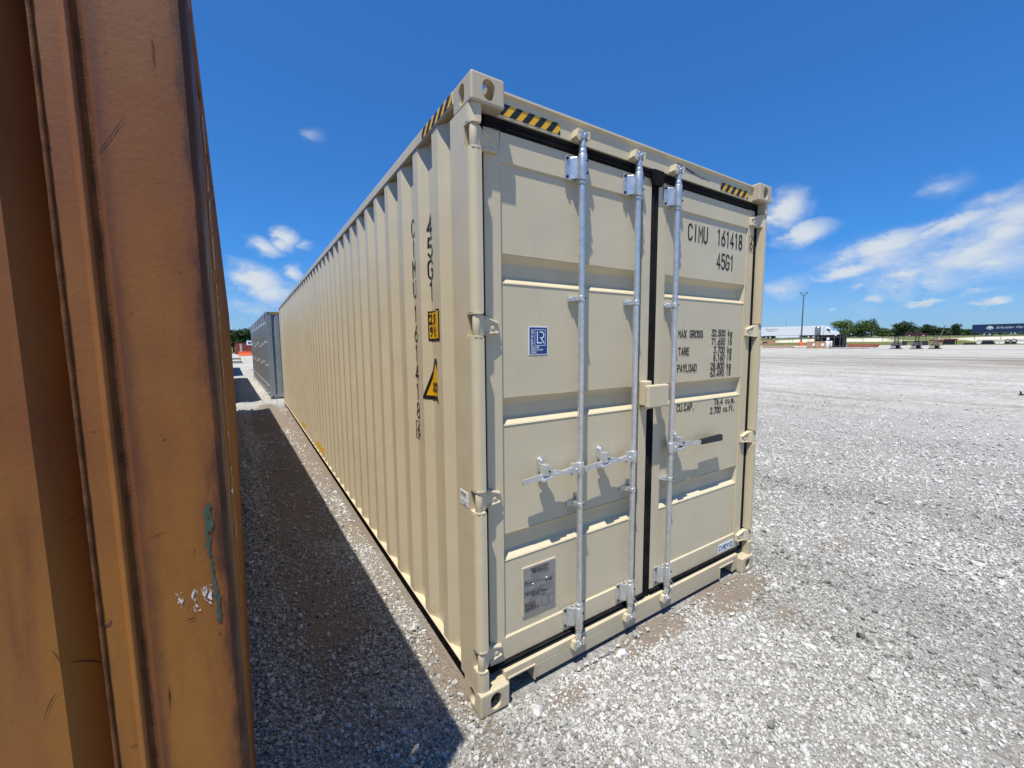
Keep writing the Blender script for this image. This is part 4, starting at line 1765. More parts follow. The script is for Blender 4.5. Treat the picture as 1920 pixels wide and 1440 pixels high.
def ochre_near_end():
    for side in (1, 0):
        X = (lambda s: CW - s) if side == 1 else (lambda s: s)
        prof = [(.002, .190), (.002, .016), (.005, .008), (.013, .003), (.136, .002), (.141, .006), (.144, .013), (.154, .013),
                (.157, .006), (.162, .003), (.167, .006), (.170, .014), (.200, .015), (.203, .060), (.050, .060), (.050, .190)]
        mb = MB()
        mb.prism([(X(a), b) for a, b in prof], 2, .117, HO - .117)
        po = mb.build('corner_post', M['ochre_post'], ochre, .0015)
        mb = MB()
        n = 110
        rg = random.Random(3 + side)
        prev = None
        for k in range(n):                                    # uneven weld bead between post and wall panel
            z0, z1 = .12 + (HO - .24) * k / n, .12 + (HO - .24) * (k + 1) / n
            r0 = .0040 + rg.uniform(-.0004, .0004)
            if prev is None:
                prev = r0
            mb.cyl((X(.2035), .0155, z0), (X(.2035), .0155, z1), prev, r0, n=8, caps=False)
            prev = r0
        mb.build('weld_bead', M['rust_pale'], po)
        mb = MB()
        vs, fs = [], []
        n = 160
        for k in range(n + 1):                                # rusty bottom of the groove, ragged edges
            z = .12 + (HO - .24) * k / n
            vs += [(X(.1405 - .006 * rg.random() ** 2), .0124 if rg else 0, z), (X(.1545), .0124, z)]
        for k in range(n):
            fs.append((2 * k, 2 * k + 1, 2 * k + 3, 2 * k + 2))
        mb.add(vs, fs)
        mb.build('rust_line', M['rust_pale'], po)
    ep = [(.2035, .060)]
    s = .214
    while s < CW / 2 - .02:
        ep += [(s, .072), (s + .046, .016), (s + .130, .016), (s + .176, .072)]
        s += .262
    ep = [q for q in ep if q[0] < CW / 2 - .01]
    ep = ep + [(CW - a, b) for a, b in reversed(ep)]
    mb = MB()
    vs = [(CW - a, b, z) for a, b in ep for z in (.14, HO - .09)]
    mb.add(vs, [(2 * k, 2 * k + 2, 2 * k + 3, 2 * k + 1) for k in range(len(ep) - 1)])
    mb.build('end_panel', OC, ochre, 0)
    MB().box(.160, CW - .160, .004, .075, HO - .110, HO - .003).build('end_top_rail', OC, ochre, .006)
    MB().box(.160, CW - .160, .004, .075, .020, .150).build('end_bottom_rail', OC, ochre, .006)


ochre_near_end()


def scrape(name, mat, pts, seed=1, rag=.002, y=.0016):
    """thin smear of paint or bare rust on the post; pts: (distance from post edge, height)"""
    rg = random.Random(seed)
    q = []
    for a, b in zip(pts, pts[1:] + pts[:1]):
        k = max(1, int(math.hypot(b[0] - a[0], b[1] - a[1]) / .008))
        for j in range(k):
            q.append((a[0] + (b[0] - a[0]) * j / k + rg.uniform(-rag, rag), a[1] + (b[1] - a[1]) * j / k + rg.uniform(-rag, rag)))
    mb = MB()
    mb.add([(CW - a, y - .0004, b) for a, b in q], [tuple(range(len(q)))])
    return mb.build(name, mat, ochre)


E_ = -OX       # post edge sits at x = -0.876 in the yard
s_ = lambda x: -.876 - x
scrape('paint_scrape', M['teal'], [(.036, 1.462), (.029, 1.464), (.027, 1.420), (.034, 1.375), (.030, 1.300), (.025, 1.232), (.028, 1.208), (.033, 1.214), (.034, 1.262), (.037, 1.330), (.041, 1.385), (.040, 1.430)], 4, .0025)
for k, (a, b, c, d) in enumerate(((.092, .083, 1.293, 1.258), (.068, .061, 1.292, 1.246), (.052, .036, 1.293, 1.260), (.047, .038, 1.262, 1.252))):
    scrape('paint_scrape', M['scuff'], [(a, c), (b, c - .002), (b + .002, (c + d) / 2), (b - .001, d), (a - .001, d + .003)], 20 + k, .0035)
for k, ln in enumerate((((.143, 2.090), (.098, 2.172)), ((.124, 1.414), (.100, 1.421)), ((.053, 2.335), (.056, 2.250)), ((.084, 1.232), (.064, 1.234)), ((.120, 1.062), (.117, 1.118)))):
    (a, b), (c, d) = ln
    L_ = math.hypot(c - a, d - b)
    nx_, nz_ = -(d - b) / L_ * .0011, (c - a) / L_ * .0011
    scrape('scratch', M['rust_smear'], [(a, b), ((a + c) / 2 + nx_, (b + d) / 2 + nz_), (c, d), ((a + c) / 2 - nx_, (b + d) / 2 - nz_)], 40 + k, .0004)
# gouges on the wall panel
for k, (a, c, b, d, yy) in enumerate(((.252, 1.208, .206, 1.140, None), (.268, 1.245, .258, 1.205, None), (.290, 1.115, .268, 1.165, None))):
    mb = MB()
    n = 14
    vs = []
    for j in range(n + 1):
        t = j / n
        s2 = a + (b - a) * t
        z2 = c + (d - c) * t + .008 * math.sin(math.pi * t)
        yv = .070 if s2 < .214 else (.072 - (s2 - .214) / .046 * .056 if s2 < .260 else .016)
        w = .0018 * math.sin(math.pi * min(1, max(.05, t)))
        vs += [(CW - s2, yv - .0012, z2 - w), (CW - s2, yv - .0012, z2 + w)]
    mb.add(vs, [(2 * j, 2 * j + 1, 2 * j + 3, 2 * j + 2) for j in range(n)])
    mb.build('scratch', M['rust'], ochre)


def ochre_letters():
    mb = MB()
    fn = lambda s, t, lf: (CW - (XO + (XI - XO) * prof_depth(SIDE_PTS, s)) + .003 + lf, s, t)
    z = 2.39
    for ch in 'UACU 519173 6':
        if ch == ' ':
            z -= .03
            continue
        strokes_mesh(mb, text_strokes(ch, .664, z, .092, .056, 0), .014, fn, .008)
        z -= .1215
    mb.build('lettering', M['white_matte'], ochre)


ochre_letters()

# the row goes on behind it
o2 = copy_tree(ochre)
o2.location = (-1.304 - CW, 13.72, 0)
o2.rotation_euler = (0, 0, R(1.9))
tag(o2, 'ochre shipping container second in the left row, hidden behind the weathered near one', 'container', 'containers of the left row')
o3 = copy_tree(ochre)
o3.location = (-1.89 - CW, 28.0, 0)
o3.rotation_euler = (0, 0, R(1.7))
tag(o3, 'third shipping container of the left row, farthest along and hidden from view', 'container', 'containers of the left row')

# ------------------------------------------------------------------ grey container with doors along its side
HG = 2.896
grey = empty('side_door_container', (-.254, 14.31, .02), R(1.6))
tag(grey, 'grey shipping container with rows of side doors beyond the beige one', 'container')
GRY = M['grey']
container(grey, HG, GRY, open_left=True, near='wall', post=.19)
nl = 8
w = (CL - .40) / nl
for k in range(nl):
    y0 = .20 + k * w
    mb = MB()
    a, b = y0 + .012, y0 + w - .012
    mb.box(.020, .070, a, a + .07, .165, HG - .075)
    mb.box(.020, .070, b - .07, b, .165, HG - .075)
    mb.box(.030, .070, a + .07, b - .07, .165, .26)
    mb.box(.030, .070, a + .07, b - .07, HG - .17, HG - .075)
    mb.box(.060, .070, a + .07, b - .07, .26, HG - .17)
    for j in range(5):
        yr = a + .07 + (b - a - .14) * (j + .5) / 5
        mb.box(.040, .060, yr - .05, yr + .05, .27, HG - .18)
    d = mb.build('side_door', GRY, grey, .003)
    for f in (.30, .72):
        yb = a + (b - a) * f
        mb = MB()
        mb.cyl((-.004, yb, .10), (-.004, yb, HG - .03), .020, n=10)
        br = mb.build('locking_bar', M['galv'], d)
        mb = MB()
        for z in (.13, .42, 1.10 + .09 * (k % 2), 1.90 - .07 * (k % 3), HG - .36):
            mb.box(-.020, .032, yb - .020, yb + .020, z - .035, z + .035)
        build_each(mb, 'bar_bracket', M['ltgrey'], br, .004)
    mb = MB()
    for z in (.35, 1.0, 1.75, 2.45):
        mb.box(.002, .032, (a if k % 2 == 0 else b) - .05, (a if k % 2 == 0 else b) + .05, z - .06, z + .06)
    build_each(mb, 'hinge', GRY, d, .004)
tape(grey, .165, .60, HG - .075, HG - .012, lambda s, t, lf: (.765 - s, .0065 - lf, t), 5)
tape(grey, .60, 1.05, HG - .075, HG - .012, lambda s, t, lf: (1.65 - s, .0065 - lf, t), 5)

# ------------------------------------------------------------------ things far off between the rows
def ghit(u, v):
    """where the line of sight through photo pixel (u, v) meets the terrain"""
    d = fw * 1.0 + rt2 * ((u - 960) / 772.58) - up2 * ((v - 720) / 772.58)
    d = d.normalized()
    lo, hi = 1., None
    t = 2.
    while t < 3000:
        p = CAM + d * t
        if p.z < tz(p.x, p.y):
            hi = t
            break
        lo = t
        t *= 1.03
    if hi is None:
        hi = lo
    for _ in range(30):
        mid = (lo + hi) / 2
        p = CAM + d * mid
        if p.z < tz(p.x, p.y):
            hi = mid
        else:
            lo = mid
    p = CAM + d * hi
    return Vector((p.x, p.y, tz(p.x, p.y))), math.hypot(p.x - CAM.x, p.y - CAM.y)


def facing(p):
    """rotation that turns a thing's -y side towards where one stands in the yard"""
    return math.atan2(p.y - CAM.y, p.x - CAM.x) - math.pi / 2


p_ = at(443.3, 113)
redc = empty('shipping_container', (p_.x, p_.y + CW, p_.z), R(-90))
tag(redc, 'dark red shipping container with white letters far off in front of trees', 'container')
container(redc, HO, M['redbrown'], near='wall')
mb = MB()
fn = lambda s, t, lf: (CW + .004 + lf, s, t)
for k, ch in enumerate('CAXU'):
    strokes_mesh(mb, text_strokes(ch, .98, 1.95 - k * .46, .38, .30, 0), .09, fn)
mb.build('lettering', M['white'], redc)
for k, (u_, lab) in enumerate(((456.4, 'left one of two orange plastic road barriers before the red container'), (466.6, 'right one of two orange plastic road barriers before the red container'))):
    p_ = at(u_, 94)
    e = empty('road_barrier', p_, facing(p_))
    tag(e, lab, 'barrier', 'orange road barriers')
    mb = MB()
    mb.prism([(-.28, 0), (.28, 0), (.28, .10), (.14, .40), (.10, .78), (-.10, .78), (-.14, .40), (-.28, .10)], 0, -.62, .62)
    mb.build('body', M['orange'], e, .03)
    mb = MB()
    mb.box(-.45, -.15, -.05, .05, .76, .82)
    mb.box(.15, .45, -.05, .05, .76, .82)
    build_each(mb, 'filler_cap', M['orange'], e, .01)
p_ = at(470.5, 100)
e = empty('notice_board', p_, facing(p_))
tag(e, 'white notice board with a blue panel beside the red container', 'sign')
MB().box(-.45, .45, -.03, .0, 2.05, 2.95).build('board', M['decal_white'], e)
MB().box(-.18, .30, -.04, -.031, 2.25, 2.72).build('panel', M['blue'], e)
mb = MB()
mb.box(-.40, -.33, .0, .05, 0, 2.9)
mb.box(.33, .40, .0, .05, 0, 2.9)
build_each(mb, 'post', M['steel_dark'], e)
for k, (u_, v_, lab) in enumerate(((443.5, 674, 'farther of two flat black slabs lying on the gravel'), (443.5, 680.5, 'nearer of two flat black slabs lying on the gravel'))):
    p_, r_ = ghit(u_, v_)
    mb = MB()
    mb.prism([(-.8, .0), (.8, .0), (.62, .20), (-.62, .20)], 0, -.75, .52)  # low black slab with sloping sides
    o = mb.build('black_slab', M['black_metal'], None, .01)
    o.location = p_
    o.rotation_euler = (0, 0, facing(p_))
    tag(o, lab, 'plate', 'black slabs')

# ------------------------------------------------------------------ trees
def mk_leaf(name, a, b):
    m = NT(name)
    oi = m.n('ShaderNodeObjectInfo')
    n = m.noise(.7, 4, .6)
    c = m.mix(m.ramp(n, .3, .7), a, b)
    m.col(c)
    m.set(.6, 0, .3)
    return m.mat


M['leaf_dark'] = mk_leaf('dark_foliage', (.018, .040, .012), (.040, .075, .022))
M['leaf_mid'] = mk_leaf('mid_foliage', (.035, .070, .016), (.075, .115, .026))
M['leaf_pale'] = mk_leaf('pale_foliage', (.065, .105, .022), (.125, .165, .040))


def crown_mesh(lobes, leaf, dens, seed):
    rg = np.random.default_rng(seed)
    V, F = [], []
    k = 0
    for (cx, cy, cz, rx, ry, rz) in lobes:
        n = int(dens * (rx * ry * rz) ** (2 / 3))
        d = rg.normal(size=(n, 3))
        d /= np.linalg.norm(d, axis=1)[:, None]
        rad = rg.uniform(.55, 1.08, n) ** .8
        lump = 1 + .22 * np.sin(d[:, 0] * 5 + cx) * np.sin(d[:, 2] * 6 + cz) + .1 * np.sin(d[:, 1] * 11)
        P = np.array([cx, cy, cz]) + d * (rad * lump)[:, None] * np.array([rx, ry, rz])
        for p in P:
            a = rg.normal(size=3)
            a /= np.linalg.norm(a)
            b = np.cross(a, rg.normal(size=3))
            b /= np.linalg.norm(b)
            s = leaf * rg.uniform(.6, 1.4)
            V += [p - a * s, p + b * s * .6, p + a * s, p - b * s * .6]
            F.append((k, k + 1, k + 2, k + 3))
            k += 4
    return V, F


def tree(p, h, wd, label, mat, seed, group=None, trunk=.18, leaf=None, name='tree', dens=90, low=False):
    rg = random.Random(seed)
    e = empty(name, p)
    tag(e, label, 'tree', group)
    lobes = []
    nl_ = 9
    for k in range(nl_):
        a = 2 * math.pi * k / nl_ + rg.uniform(-.4, .4)
        q = rg.uniform(.25, .62)
        zz = rg.uniform(.38 if not low else .16, .82) * h
        sc = rg.uniform(.20, .32)
        lobes.append((math.cos(a) * wd / 2 * q, math.sin(a) * wd / 2 * q, zz, wd * sc, wd * sc, h * rg.uniform(.13, .2)))
    lobes.append((rg.uniform(-.1, .1) * wd, 0, h * .80, wd * .22, wd * .22, h * .19))
    lobes.append((0, 0, h * .55, wd * .30, wd * .30, h * .24))
    leaf = leaf or wd * .030
    V, F = crown_mesh(lobes, leaf, dens * (.3 / max(leaf, .05)) ** 1.2, seed)
    me = bpy.data.meshes.new('crown')
    me.from_pydata([tuple(v) for v in V], [], F)
    me.materials.append(mat)
    o = bpy.data.objects.new('crown', me)
    COL.objects.link(o)
    o.parent = e
    mb = MB()
    tr = wd * .028 + .06
    mb.cyl((0, 0, -.1), (0, 0, h * .35), tr, tr * .75, n=8)
    mb.cyl((0, 0, h * .35), (rg.uniform(-.3, .3), 0, h * .72), tr * .75, tr * .25, n=8)
    for (cx, cy, cz, *_r2) in lobes[:6]:
        mb.cyl((0, 0, h * rg.uniform(.2, .4)), (cx * .8, cy * .8, cz), tr * .42, tr * .12, n=6)
    mb.build('trunk', M['bark'], e)
    return e


for k, (u_, r_, h_, w_, lab) in enumerate(((428, 158, 7.8, 7, 'leftmost dark green tree behind the red container, against the ochre wall'), (441, 152, 7.0, 7, 'dark green tree left of the gap behind the red container'), (453, 162, 6.8, 7.5, 'dark green tree in the middle behind the red container'),
                                            (467, 150, 7.2, 8, 'dark green tree right of middle behind the red container'), (481, 160, 8.0, 8.5, 'rightmost dark green tree behind the red container'))):
    tree(at(u_, r_), h_, w_, lab, M['leaf_dark'], 60 + k, 'dark trees behind the red container', dens=110)

# ------------------------------------------------------------------ right-hand distance: stored goods along the edge of the yard
def place(name, u, v, label, cat, group=None, turn=0.):
    p, r = ghit(u, v)
    e = empty(name, p, facing(p) + turn)
    tag(e, label, cat, group)
    return e, r, r * math.cos(math.atan((u - 960) / 772.58)) / 772.58


def pallet(e, w, d, z0, parent_name='deck'):
    mb = MB()
    n = 7
    for k in range(n):
        x = -w / 2 + (k + .5) * w / n
        mb.box(x - w / n * .38, x + w / n * .38, -d / 2, d / 2, z0 + .10, z0 + .125)
    for y in (-d / 2, -.05, d / 2 - .1):
        mb.box(-w / 2, w / 2, y, y + .1, z0 + .022, z0 + .10)
    for y in (-d / 2, d / 2 - .1):
        mb.box(-w / 2, w / 2, y, y + .1, z0, z0 + .02)
    return mb


lumber = [(1437, 652.5, 14, 4), (1450.5, 652.5, 13, 3), (1464, 652.6, 12, 3), (1476, 652, 10, 4), (1484, 651.5, 9, 3), (1497, 652.6, 22, 1)]
labs = ['weathered wooden pallets nearest the beige container edge, topped by a crate', 'low stack of wooden pallets second from the beige container edge',
        'low stack of wooden pallets third from the beige container edge', 'stack of wooden pallets left of the light pole, fourth along',
        'stack of wooden pallets just left of the orange light pole base', 'single wide wooden pallet in front of the orange light pole base']
for (u_, v_, wp, n_), lab in zip(lumber, labs):
    e, r_, k_ = place('pallet_stack', u_, v_, lab, 'pallet', 'pallet stacks along the yard edge')
    for j in range(n_):
        pallet(e, wp * k_ * (1 - .04 * (j % 2)), 1.1, j * .165).build('pallet', M['wood'], e)
e, r_, k_ = place('wooden_crate', 1441, 652.2, 'brown crate standing on the pallets beside the beige container edge', 'crate')
e.location.z += .67
mb = MB().box(-10.5 * k_, 10.5 * k_, -.6, .6, .0, 7.6 * k_)
bd = mb.build('body', M['card'], e, .01)
mb = MB()
mb.box(-10.5 * k_, -2.5 * k_, -.612, -.603, 2.2 * k_, 4.6 * k_)  # dark plate stands for the shaded inside of the crate
mb.build('opening_shade', M['inside'], bd)
mb = MB()
mb.box(-10.7 * k_, 10.7 * k_, -.62, .62, 7.6 * k_, 8.0 * k_)
mb.build('lid', M['wood'], e)

for k, (u_, lab) in enumerate(((1521.5, 'left cardboard box with a white label beside the black shelter'), (1538, 'right cardboard box with a white label beside the black shelter'))):
    e, r_, k_ = place('cardboard_box', u_, 653, lab, 'box', 'big cardboard boxes')
    w_ = 7.9 * k_
    mb = pallet(e, w_ * 2, 1.2, 0)
    mb.build('pallet', M['wood'], e)
    MB().box(-w_, w_, -.6, .6, .13, 12.6 * k_).build('carton', M['card'], e, .02)
    mb = MB()
    mb.box(w_ * .15, w_ * .62, -.606, -.602, 4.5 * k_, 9.0 * k_)
    mb.build('label_sheet', M['decal_white'], e)
    MB().box(-w_ - .006, w_ + .006, -.607, .607, 10.9 * k_, 11.3 * k_).build('strap', M['wood'], e)
for k, (u_, lab) in enumerate(((1550.2, 'left white wrapped bale beside the black shelter'), (1557, 'right white wrapped bale in a red frame by the black shelter'))):
    e, r_, k_ = place('wrapped_bale', u_, 653, lab, 'bale', 'white wrapped bales')
    w_ = 3.2 * k_ if k == 0 else 2.3 * k_
    mb = MB()
    mb.lathe((0, 0, .1), [(w_ * .9, 0), (w_ * 1.08, .25), (w_ * 1.0, .6), (w_ * 1.06, .95), (w_ * .8, 1.12), (0, 1.15)], 10)
    mb.build('wrap', M['wrap'], e)
    pallet(e, w_ * 2, w_ * 2, 0).build('pallet', M['wood'], e)
    if k == 1:
        mb = MB()
        for x in (-w_ * .2, w_ * 1.15):
            mb.box(x, x + .06, -.55, -.49, 0, 1.32)
        mb.box(-w_ * .2, w_ * 1.2, -.55, -.49, 1.26, 1.32)
        mb.build('frame', M['red'], e)

# black open-fronted shelter
e, r_, k_ = place('open_shelter', 1555.5, 651.5, 'black open fronted steel shelter behind the cardboard boxes', 'shelter')
W_, H_, D_ = 23 * k_, 23.5 * k_, 2.4
mb = MB()
mb.box(-W_, W_, D_ - .06, D_, .1, H_)
mb.box(-W_, -W_ + .08, 0, D_, .1, H_)
mb.box(-W_, W_ - .5, 0, D_, H_ - .10, H_)
mb.box(-W_, W_, 0, D_, .05, .15)
mb.build('shell', M['black_metal'], e)
mb = MB()
mb.box(W_ - .50, W_ + .10, -.06, D_ + .05, 0, H_ + .02)
mb.build('end_wall', M['ltgrey'] if False else M['steel_dark'], e, .01)
for x in (-W_, -W_ * .55, 0.25 * W_, W_ * .62):
    MB().box(x, x + .09, -.05, .04, 0, H_ - .1).build('post', M['pole'], e)
mb = MB()
mb.box(-W_, W_ - .5, -.06, .0, H_ * .80, H_ * .84)
mb.box(W_ * .25, W_ - .5, -.06, .0, .25, .34)
mb.build('crossbar', M['pole'], e)
mb = MB()
mb.box(-W_ * .22, -W_ * .05, -.08, -.062, H_ * .60, H_ * .78)
mb.build('notice', M['decal_white'], e)
mb = MB()
mb.tube([(-W_ * .85, -.05, H_ * .80), (-W_ * .35, -.05, H_ * .42)], .04, 6)
mb.build('brace', M['pole'], e)
MB().box(W_ * .30, W_ * .38, -.10, -.064, H_ * .92, H_ * 1.0).build('lamp', M['decal_white'], e)

# steel tank behind the shelter
p_ = at(1530, 97)
e = empty('steel_tank', p_, facing(p_))
tag(e, 'tall shiny steel tank standing behind the black shelter and white truck line', 'tank')
mb = MB()
mb.lathe((0, 0, 0), [(.02, .2), (.46, .25), (.46, 3.55), (.40, 3.82), (.2, 3.92), (0, 3.95)], 20)
mb.build('vessel', M['tank'], e)
mb = MB()
for a in range(4):
    t = a * math.pi / 2 + .4
    mb.cyl((.40 * math.cos(t), .40 * math.sin(t), 0), (.40 * math.cos(t), .40 * math.sin(t), .4), .04, n=6)
mb.build('leg', M['pole'], e)
mb = MB()
for z in (.9, 2.0, 3.1):
    mb.cyl((0, 0, z), (0, 0, z + .06), .475, n=20)
mb.build('band', M['pole'], e)

# bundle of rusty pipes and a strip of loose bars before it
e, r_, k_ = place('pipe_bundle', 1617.5, 652.5, 'bundle of rusty red steel pipes lying right of the black shelter', 'pipes')
L_ = 24 * k_
rg = random.Random(11)
for row in range(3):
    for j in range(4 - row):
        y = (j - (3 - row) / 2) * .22
        MB().cyl((-L_ + rg.uniform(0, .3), y, .21 + row * .18), (L_ - rg.uniform(0, .4), y, .21 + row * .18), .095, n=10).build('pipe', M['rustred'], e)
mb = MB()
for x in (-L_ * .7, 0, L_ * .7):
    mb.box(x - .06, x + .06, -.55, .55, 0, .115)
mb.build('bearer', M['wood'], e)
e, r_, k_ = place('flat_bars', 1592, 653.5, 'thin grey steel bars lying flat before the rusty pipes', 'bars')
for j in range(4):
    MB().box(-30 * k_ + j * .6, 28 * k_ - j * 1.1, -.3 + j * .18, -.18 + j * .18, 0.01, .07 + .02 * (j % 2)).build('bar', M['ltgrey'] if j % 2 else M['pole'], e)


# three loader attachments
def attachment(u, v, label, mat, seed):
    e, r, k = place('loader_attachment', u, v, label, 'attachment', 'loader attachments in a row')
    h = 22.5 * k
    w = 9.5 * k
    mb = MB()
    mb.box(-w * 1.05, w * .95, -.75, .7, 0, .07)
    mb.build('base', M['steel_dark'], e)
    for x in (-w * .75, w * .60):
        mb = MB()
        mb.prism([(-.75, .05), (.62, .05), (.45, h * .30), (.15, h * .52), (-.20, h * .50), (-.45, h * .26)], 0, x - .05, x + .05)
        mb.build('side_plate', mat, e, .01)
    mb = MB()
    mb.prism([(-.15, h * .18), (.0, h * .18), (.20, h * .50), (.05, h * .52)], 0, -w * .80, w * .66)
    mb.box(-w * .9, w * .75, -.35, .1, h * .26, h * .32)
    mb.prism([(-.70, .07), (-.62, .07), (-.30, h * .26), (-.38, h * .26)], 0, -w * .80, -w * .1)
    mb.box(-w * .72, w * .58, -.05, .30, .08, h * .42)
    mb.build('back_plate', mat, e, .01)
    mb = MB()
    for x in (-w * .30, w * .18):
        mb.box(x - .05, x + .05, .0, .12, h * .45, h)
    mb.box(-w * .30, w * .18, .0, .12, h * .93, h)
    mb.box(-w * .42, w * .34, -.03, .14, h * .60, h * .68)
    mb.build('mast', mat, e)
    mb = MB()
    for x in (-w * .45, w * .45):
        mb.cyl((x, -.55, h * .12), (x, .2, h * .45), .055, n=8)
    mb.cyl((-w * .9, -.1, h * .40), (w * .2, -.1, h * .36), .06, n=8)
    mb.build('cylinder', M['pole'], e)
    return e


attachment(1680.5, 654, 'leftmost of three dark steel loader attachments on the pale gravel', M['steel_dark'], 1)
attachment(1719, 654, 'middle one of three dark steel loader attachments on the pale gravel', M['steel_dark'], 2)
attachment(1753.5, 654, 'rightmost of three loader attachments, olive brown and cluttered', M['steel_olive'], 3)

e, r_, k_ = place('dozer_blade', 1715, 647.4, 'black steel blade with a block at each end behind the middle attachment', 'blade')
W_ = 17.5 * k_
mb = MB()
mb.prism([(-.35, .0), (.2, .0), (.35, .6), (.10, 8 * k_), (-.25, 8 * k_)], 0, -W_, -W_ * .62)
mb.build('end_block', M['black_metal'], e)
mb = MB()
mb.prism([(-.35, .0), (.2, .0), (.35, .6), (.10, 8 * k_), (-.25, 8 * k_)], 0, W_ * .45, W_)
mb.build('end_block', M['black_metal'], e)
MB().box(-W_ * .62, W_ * .45, -.12, .12, 5.6 * k_, 7.6 * k_).build('beam', M['steel_dark'], e)
e, r_, k_ = place('red_machine', 1754, 648, 'dark red machine frame behind the olive attachment', 'machine')
mb = MB()
mb.box(-9 * k_, 10 * k_, -.3, .5, 8.5 * k_, 10.8 * k_)
mb.build('hood', M['red'], e)
mb = MB()
mb.box(3 * k_, 9.5 * k_, -.3, .5, .6, 8.5 * k_)
mb.build('body', M['red'], e)
mb = MB()
for x in (-8.5, 9):
    mb.box(x * k_, x * k_ + .12, -.3, -.18, 0, 8.5 * k_)
mb.build('leg', M['steel_dark'], e)
MB().box(1.5 * k_, 5 * k_, -.1, .3, 10.8 * k_, 14 * k_).build('guard', M['ltgrey'], e)
e, r_, k_ = place('skip_hopper', 1781, 646.2, 'black hopper with a dark red rim standing right of the attachments', 'hopper')
mb = MB()
mb.prism([(-9 * k_, 0), (6 * k_, 0), (6.5 * k_, 8.2 * k_), (-8.5 * k_, 8.2 * k_)], 1, -.1, 1.3)
mb.build('body', M['black_metal'], e)
MB().box(-8.0 * k_, 9.5 * k_, -.2, 1.4, 8.2 * k_, 10.8 * k_).build('rim', M['red'], e)
MB().box(7.6 * k_, 8.6 * k_, -.15, .0, 0, 8.2 * k_).build('leg', M['steel_dark'], e)
e, r_, k_ = place('rubber_mat_pile', 1819.5, 646.2, 'low pile of black rubber mats on the gravel edge', 'mats')
for j in range(3):
    MB().box((-9.5 + j * .8) * k_, (9.5 - j * 1.6) * k_, -.8, .8, j * .12, j * .12 + .115).build('mat', M['black_metal'], e, .02)
e, r_, k_ = place('black_machine', 1852, 645.2, 'squat black machine in front of the pale concrete barrier', 'machine')
MB().box(-8 * k_, 7.5 * k_, -.7, .7, .2, 5.6 * k_).build('body', M['black_metal'], e, .06)
MB().box(-6.5 * k_, 6 * k_, -.5, .5, 5.6 * k_, 7.1 * k_).build('hood', M['black_metal'], e, .05)
MB().box(-9.5 * k_, 9.2 * k_, -.75, .75, 0, .2).build('skid', M['steel_dark'], e)
MB().box(7.5 * k_, 9.0 * k_, -.4, .4, .3, 4.2 * k_).build('side_guard', M['black_metal'], e)
for k, (u_, lab) in enumerate(((1889, 'left one of two dark spools with round guards near the right edge'), (1900.5, 'right one of two dark spools with round guards near the right edge'))):
    e, r_, k_ = place('spool', u_, 644.6, lab, 'spool', 'dark spools')
    mb = MB()
    mb.box(-5.6 * k_, 5.2 * k_, -.5, .5, 0, .9 * k_)
    mb.prism([(-3.6 * k_, .9 * k_), (3.6 * k_, .9 * k_), (2.4 * k_, 4.2 * k_), (-3.2 * k_, 4.6 * k_)], 1, -.4, .4)
    mb.build('body', M['steel_dark'], e)
    mb = MB()
    rad = (3.0 + .5 * k) * k_
    mb.tube([(rad * math.cos(R(t)), 0, 5.3 * k_ + rad * math.sin(R(t))) for t in range(0, 361, 24)], .09, 6)
    mb.build('guard', M['pole'], e)
e, r_, k_ = place('rubber_strip', 1916, 741, 'short black rubber strip lying at the right edge of the gravel', 'rubber')
mb = MB()
mb.prism([(-.10, 0), (.16, 0), (.16, .05), (.02, .055), (-.04, .20), (-.09, .20), (-.06, .055), (-.12, .04)], 1, -.05, .06)
mb.build('strip', M['black_metal'], e, .006)
e.scale = (.6, .6, .6)
# dark shard of rubber lying near the beige container
p_ = Vector((2.164, -.765, .0))
mb = MB()
mb.add([(0, 0, 0), (.05, .012, .004), (.045, .03, .018), (.012, .024, .012), (.02, .012, .026)], [(0, 1, 4), (1, 2, 4), (2, 3, 4), (3, 0, 4), (0, 3, 2, 1)])
o = mb.build('rubber_shard', M['black_metal'])
o.location = (p_.x, p_.y, float(relief(np.array(p_.x), np.array(p_.y))) + .008)
tag(o, 'tiny black rubber shard on the gravel right of the doors', 'scrap')

# pale concrete barrier beyond the yard
p_, r_ = at(1871, 132), 132
e = empty('concrete_barrier', p_, facing(p_))
tag(e, 'long pale concrete barrier standing in the grass behind the black machine', 'barrier')
k_ = px(1871, 132, 1)
for j in range(6):
    x = -29 * k_ + j * 9.7 * k_
    MB().prism([(-.3, 0), (.3, 0), (.12, .35), (.08, .85), (-.08, .85), (-.12, .35)], 0, x + .03, x + 9.7 * k_ - .03).build('block', M['concrete'], e)

# light pole
p_ = at(1500.0, 116)
e = empty('light_pole', p_, facing(p_))
tag(e, 'tall dark light pole with two lamps on an orange base', 'lamp')
k_ = px(1500, 116, 1)
hh = 95.5 * k_
mb = MB()
mb.lathe((0, 0, 0), [(.50, 0), (.46, .75), (.40, .88), (0, .9)], 16)
mb.build('base', M['orange'], e)
mb = MB()
mb.cyl((0, 0, .8), (0, 0, hh), .17, .085, n=12)
mb.build('pole', M['pole'], e)
for s in (-1, 1):
    mb = MB()
    pts = [(0, 0, hh - .35), (s * .25, 0, hh - .30), (s * .48, 0, hh - .10), (s * .52, 0, hh + .12)]
    mb.tube(pts, .05, 8)
    mb.build('arm', M['pole'], e)
    mb = MB()
    mb.prism([(s * .30, hh + .10), (s * .80, hh + .28), (s * .76, hh + .44), (s * .28, hh + .26)], 1, -.2, .2)
    mb.build('lamp_head', M['pole'], e)

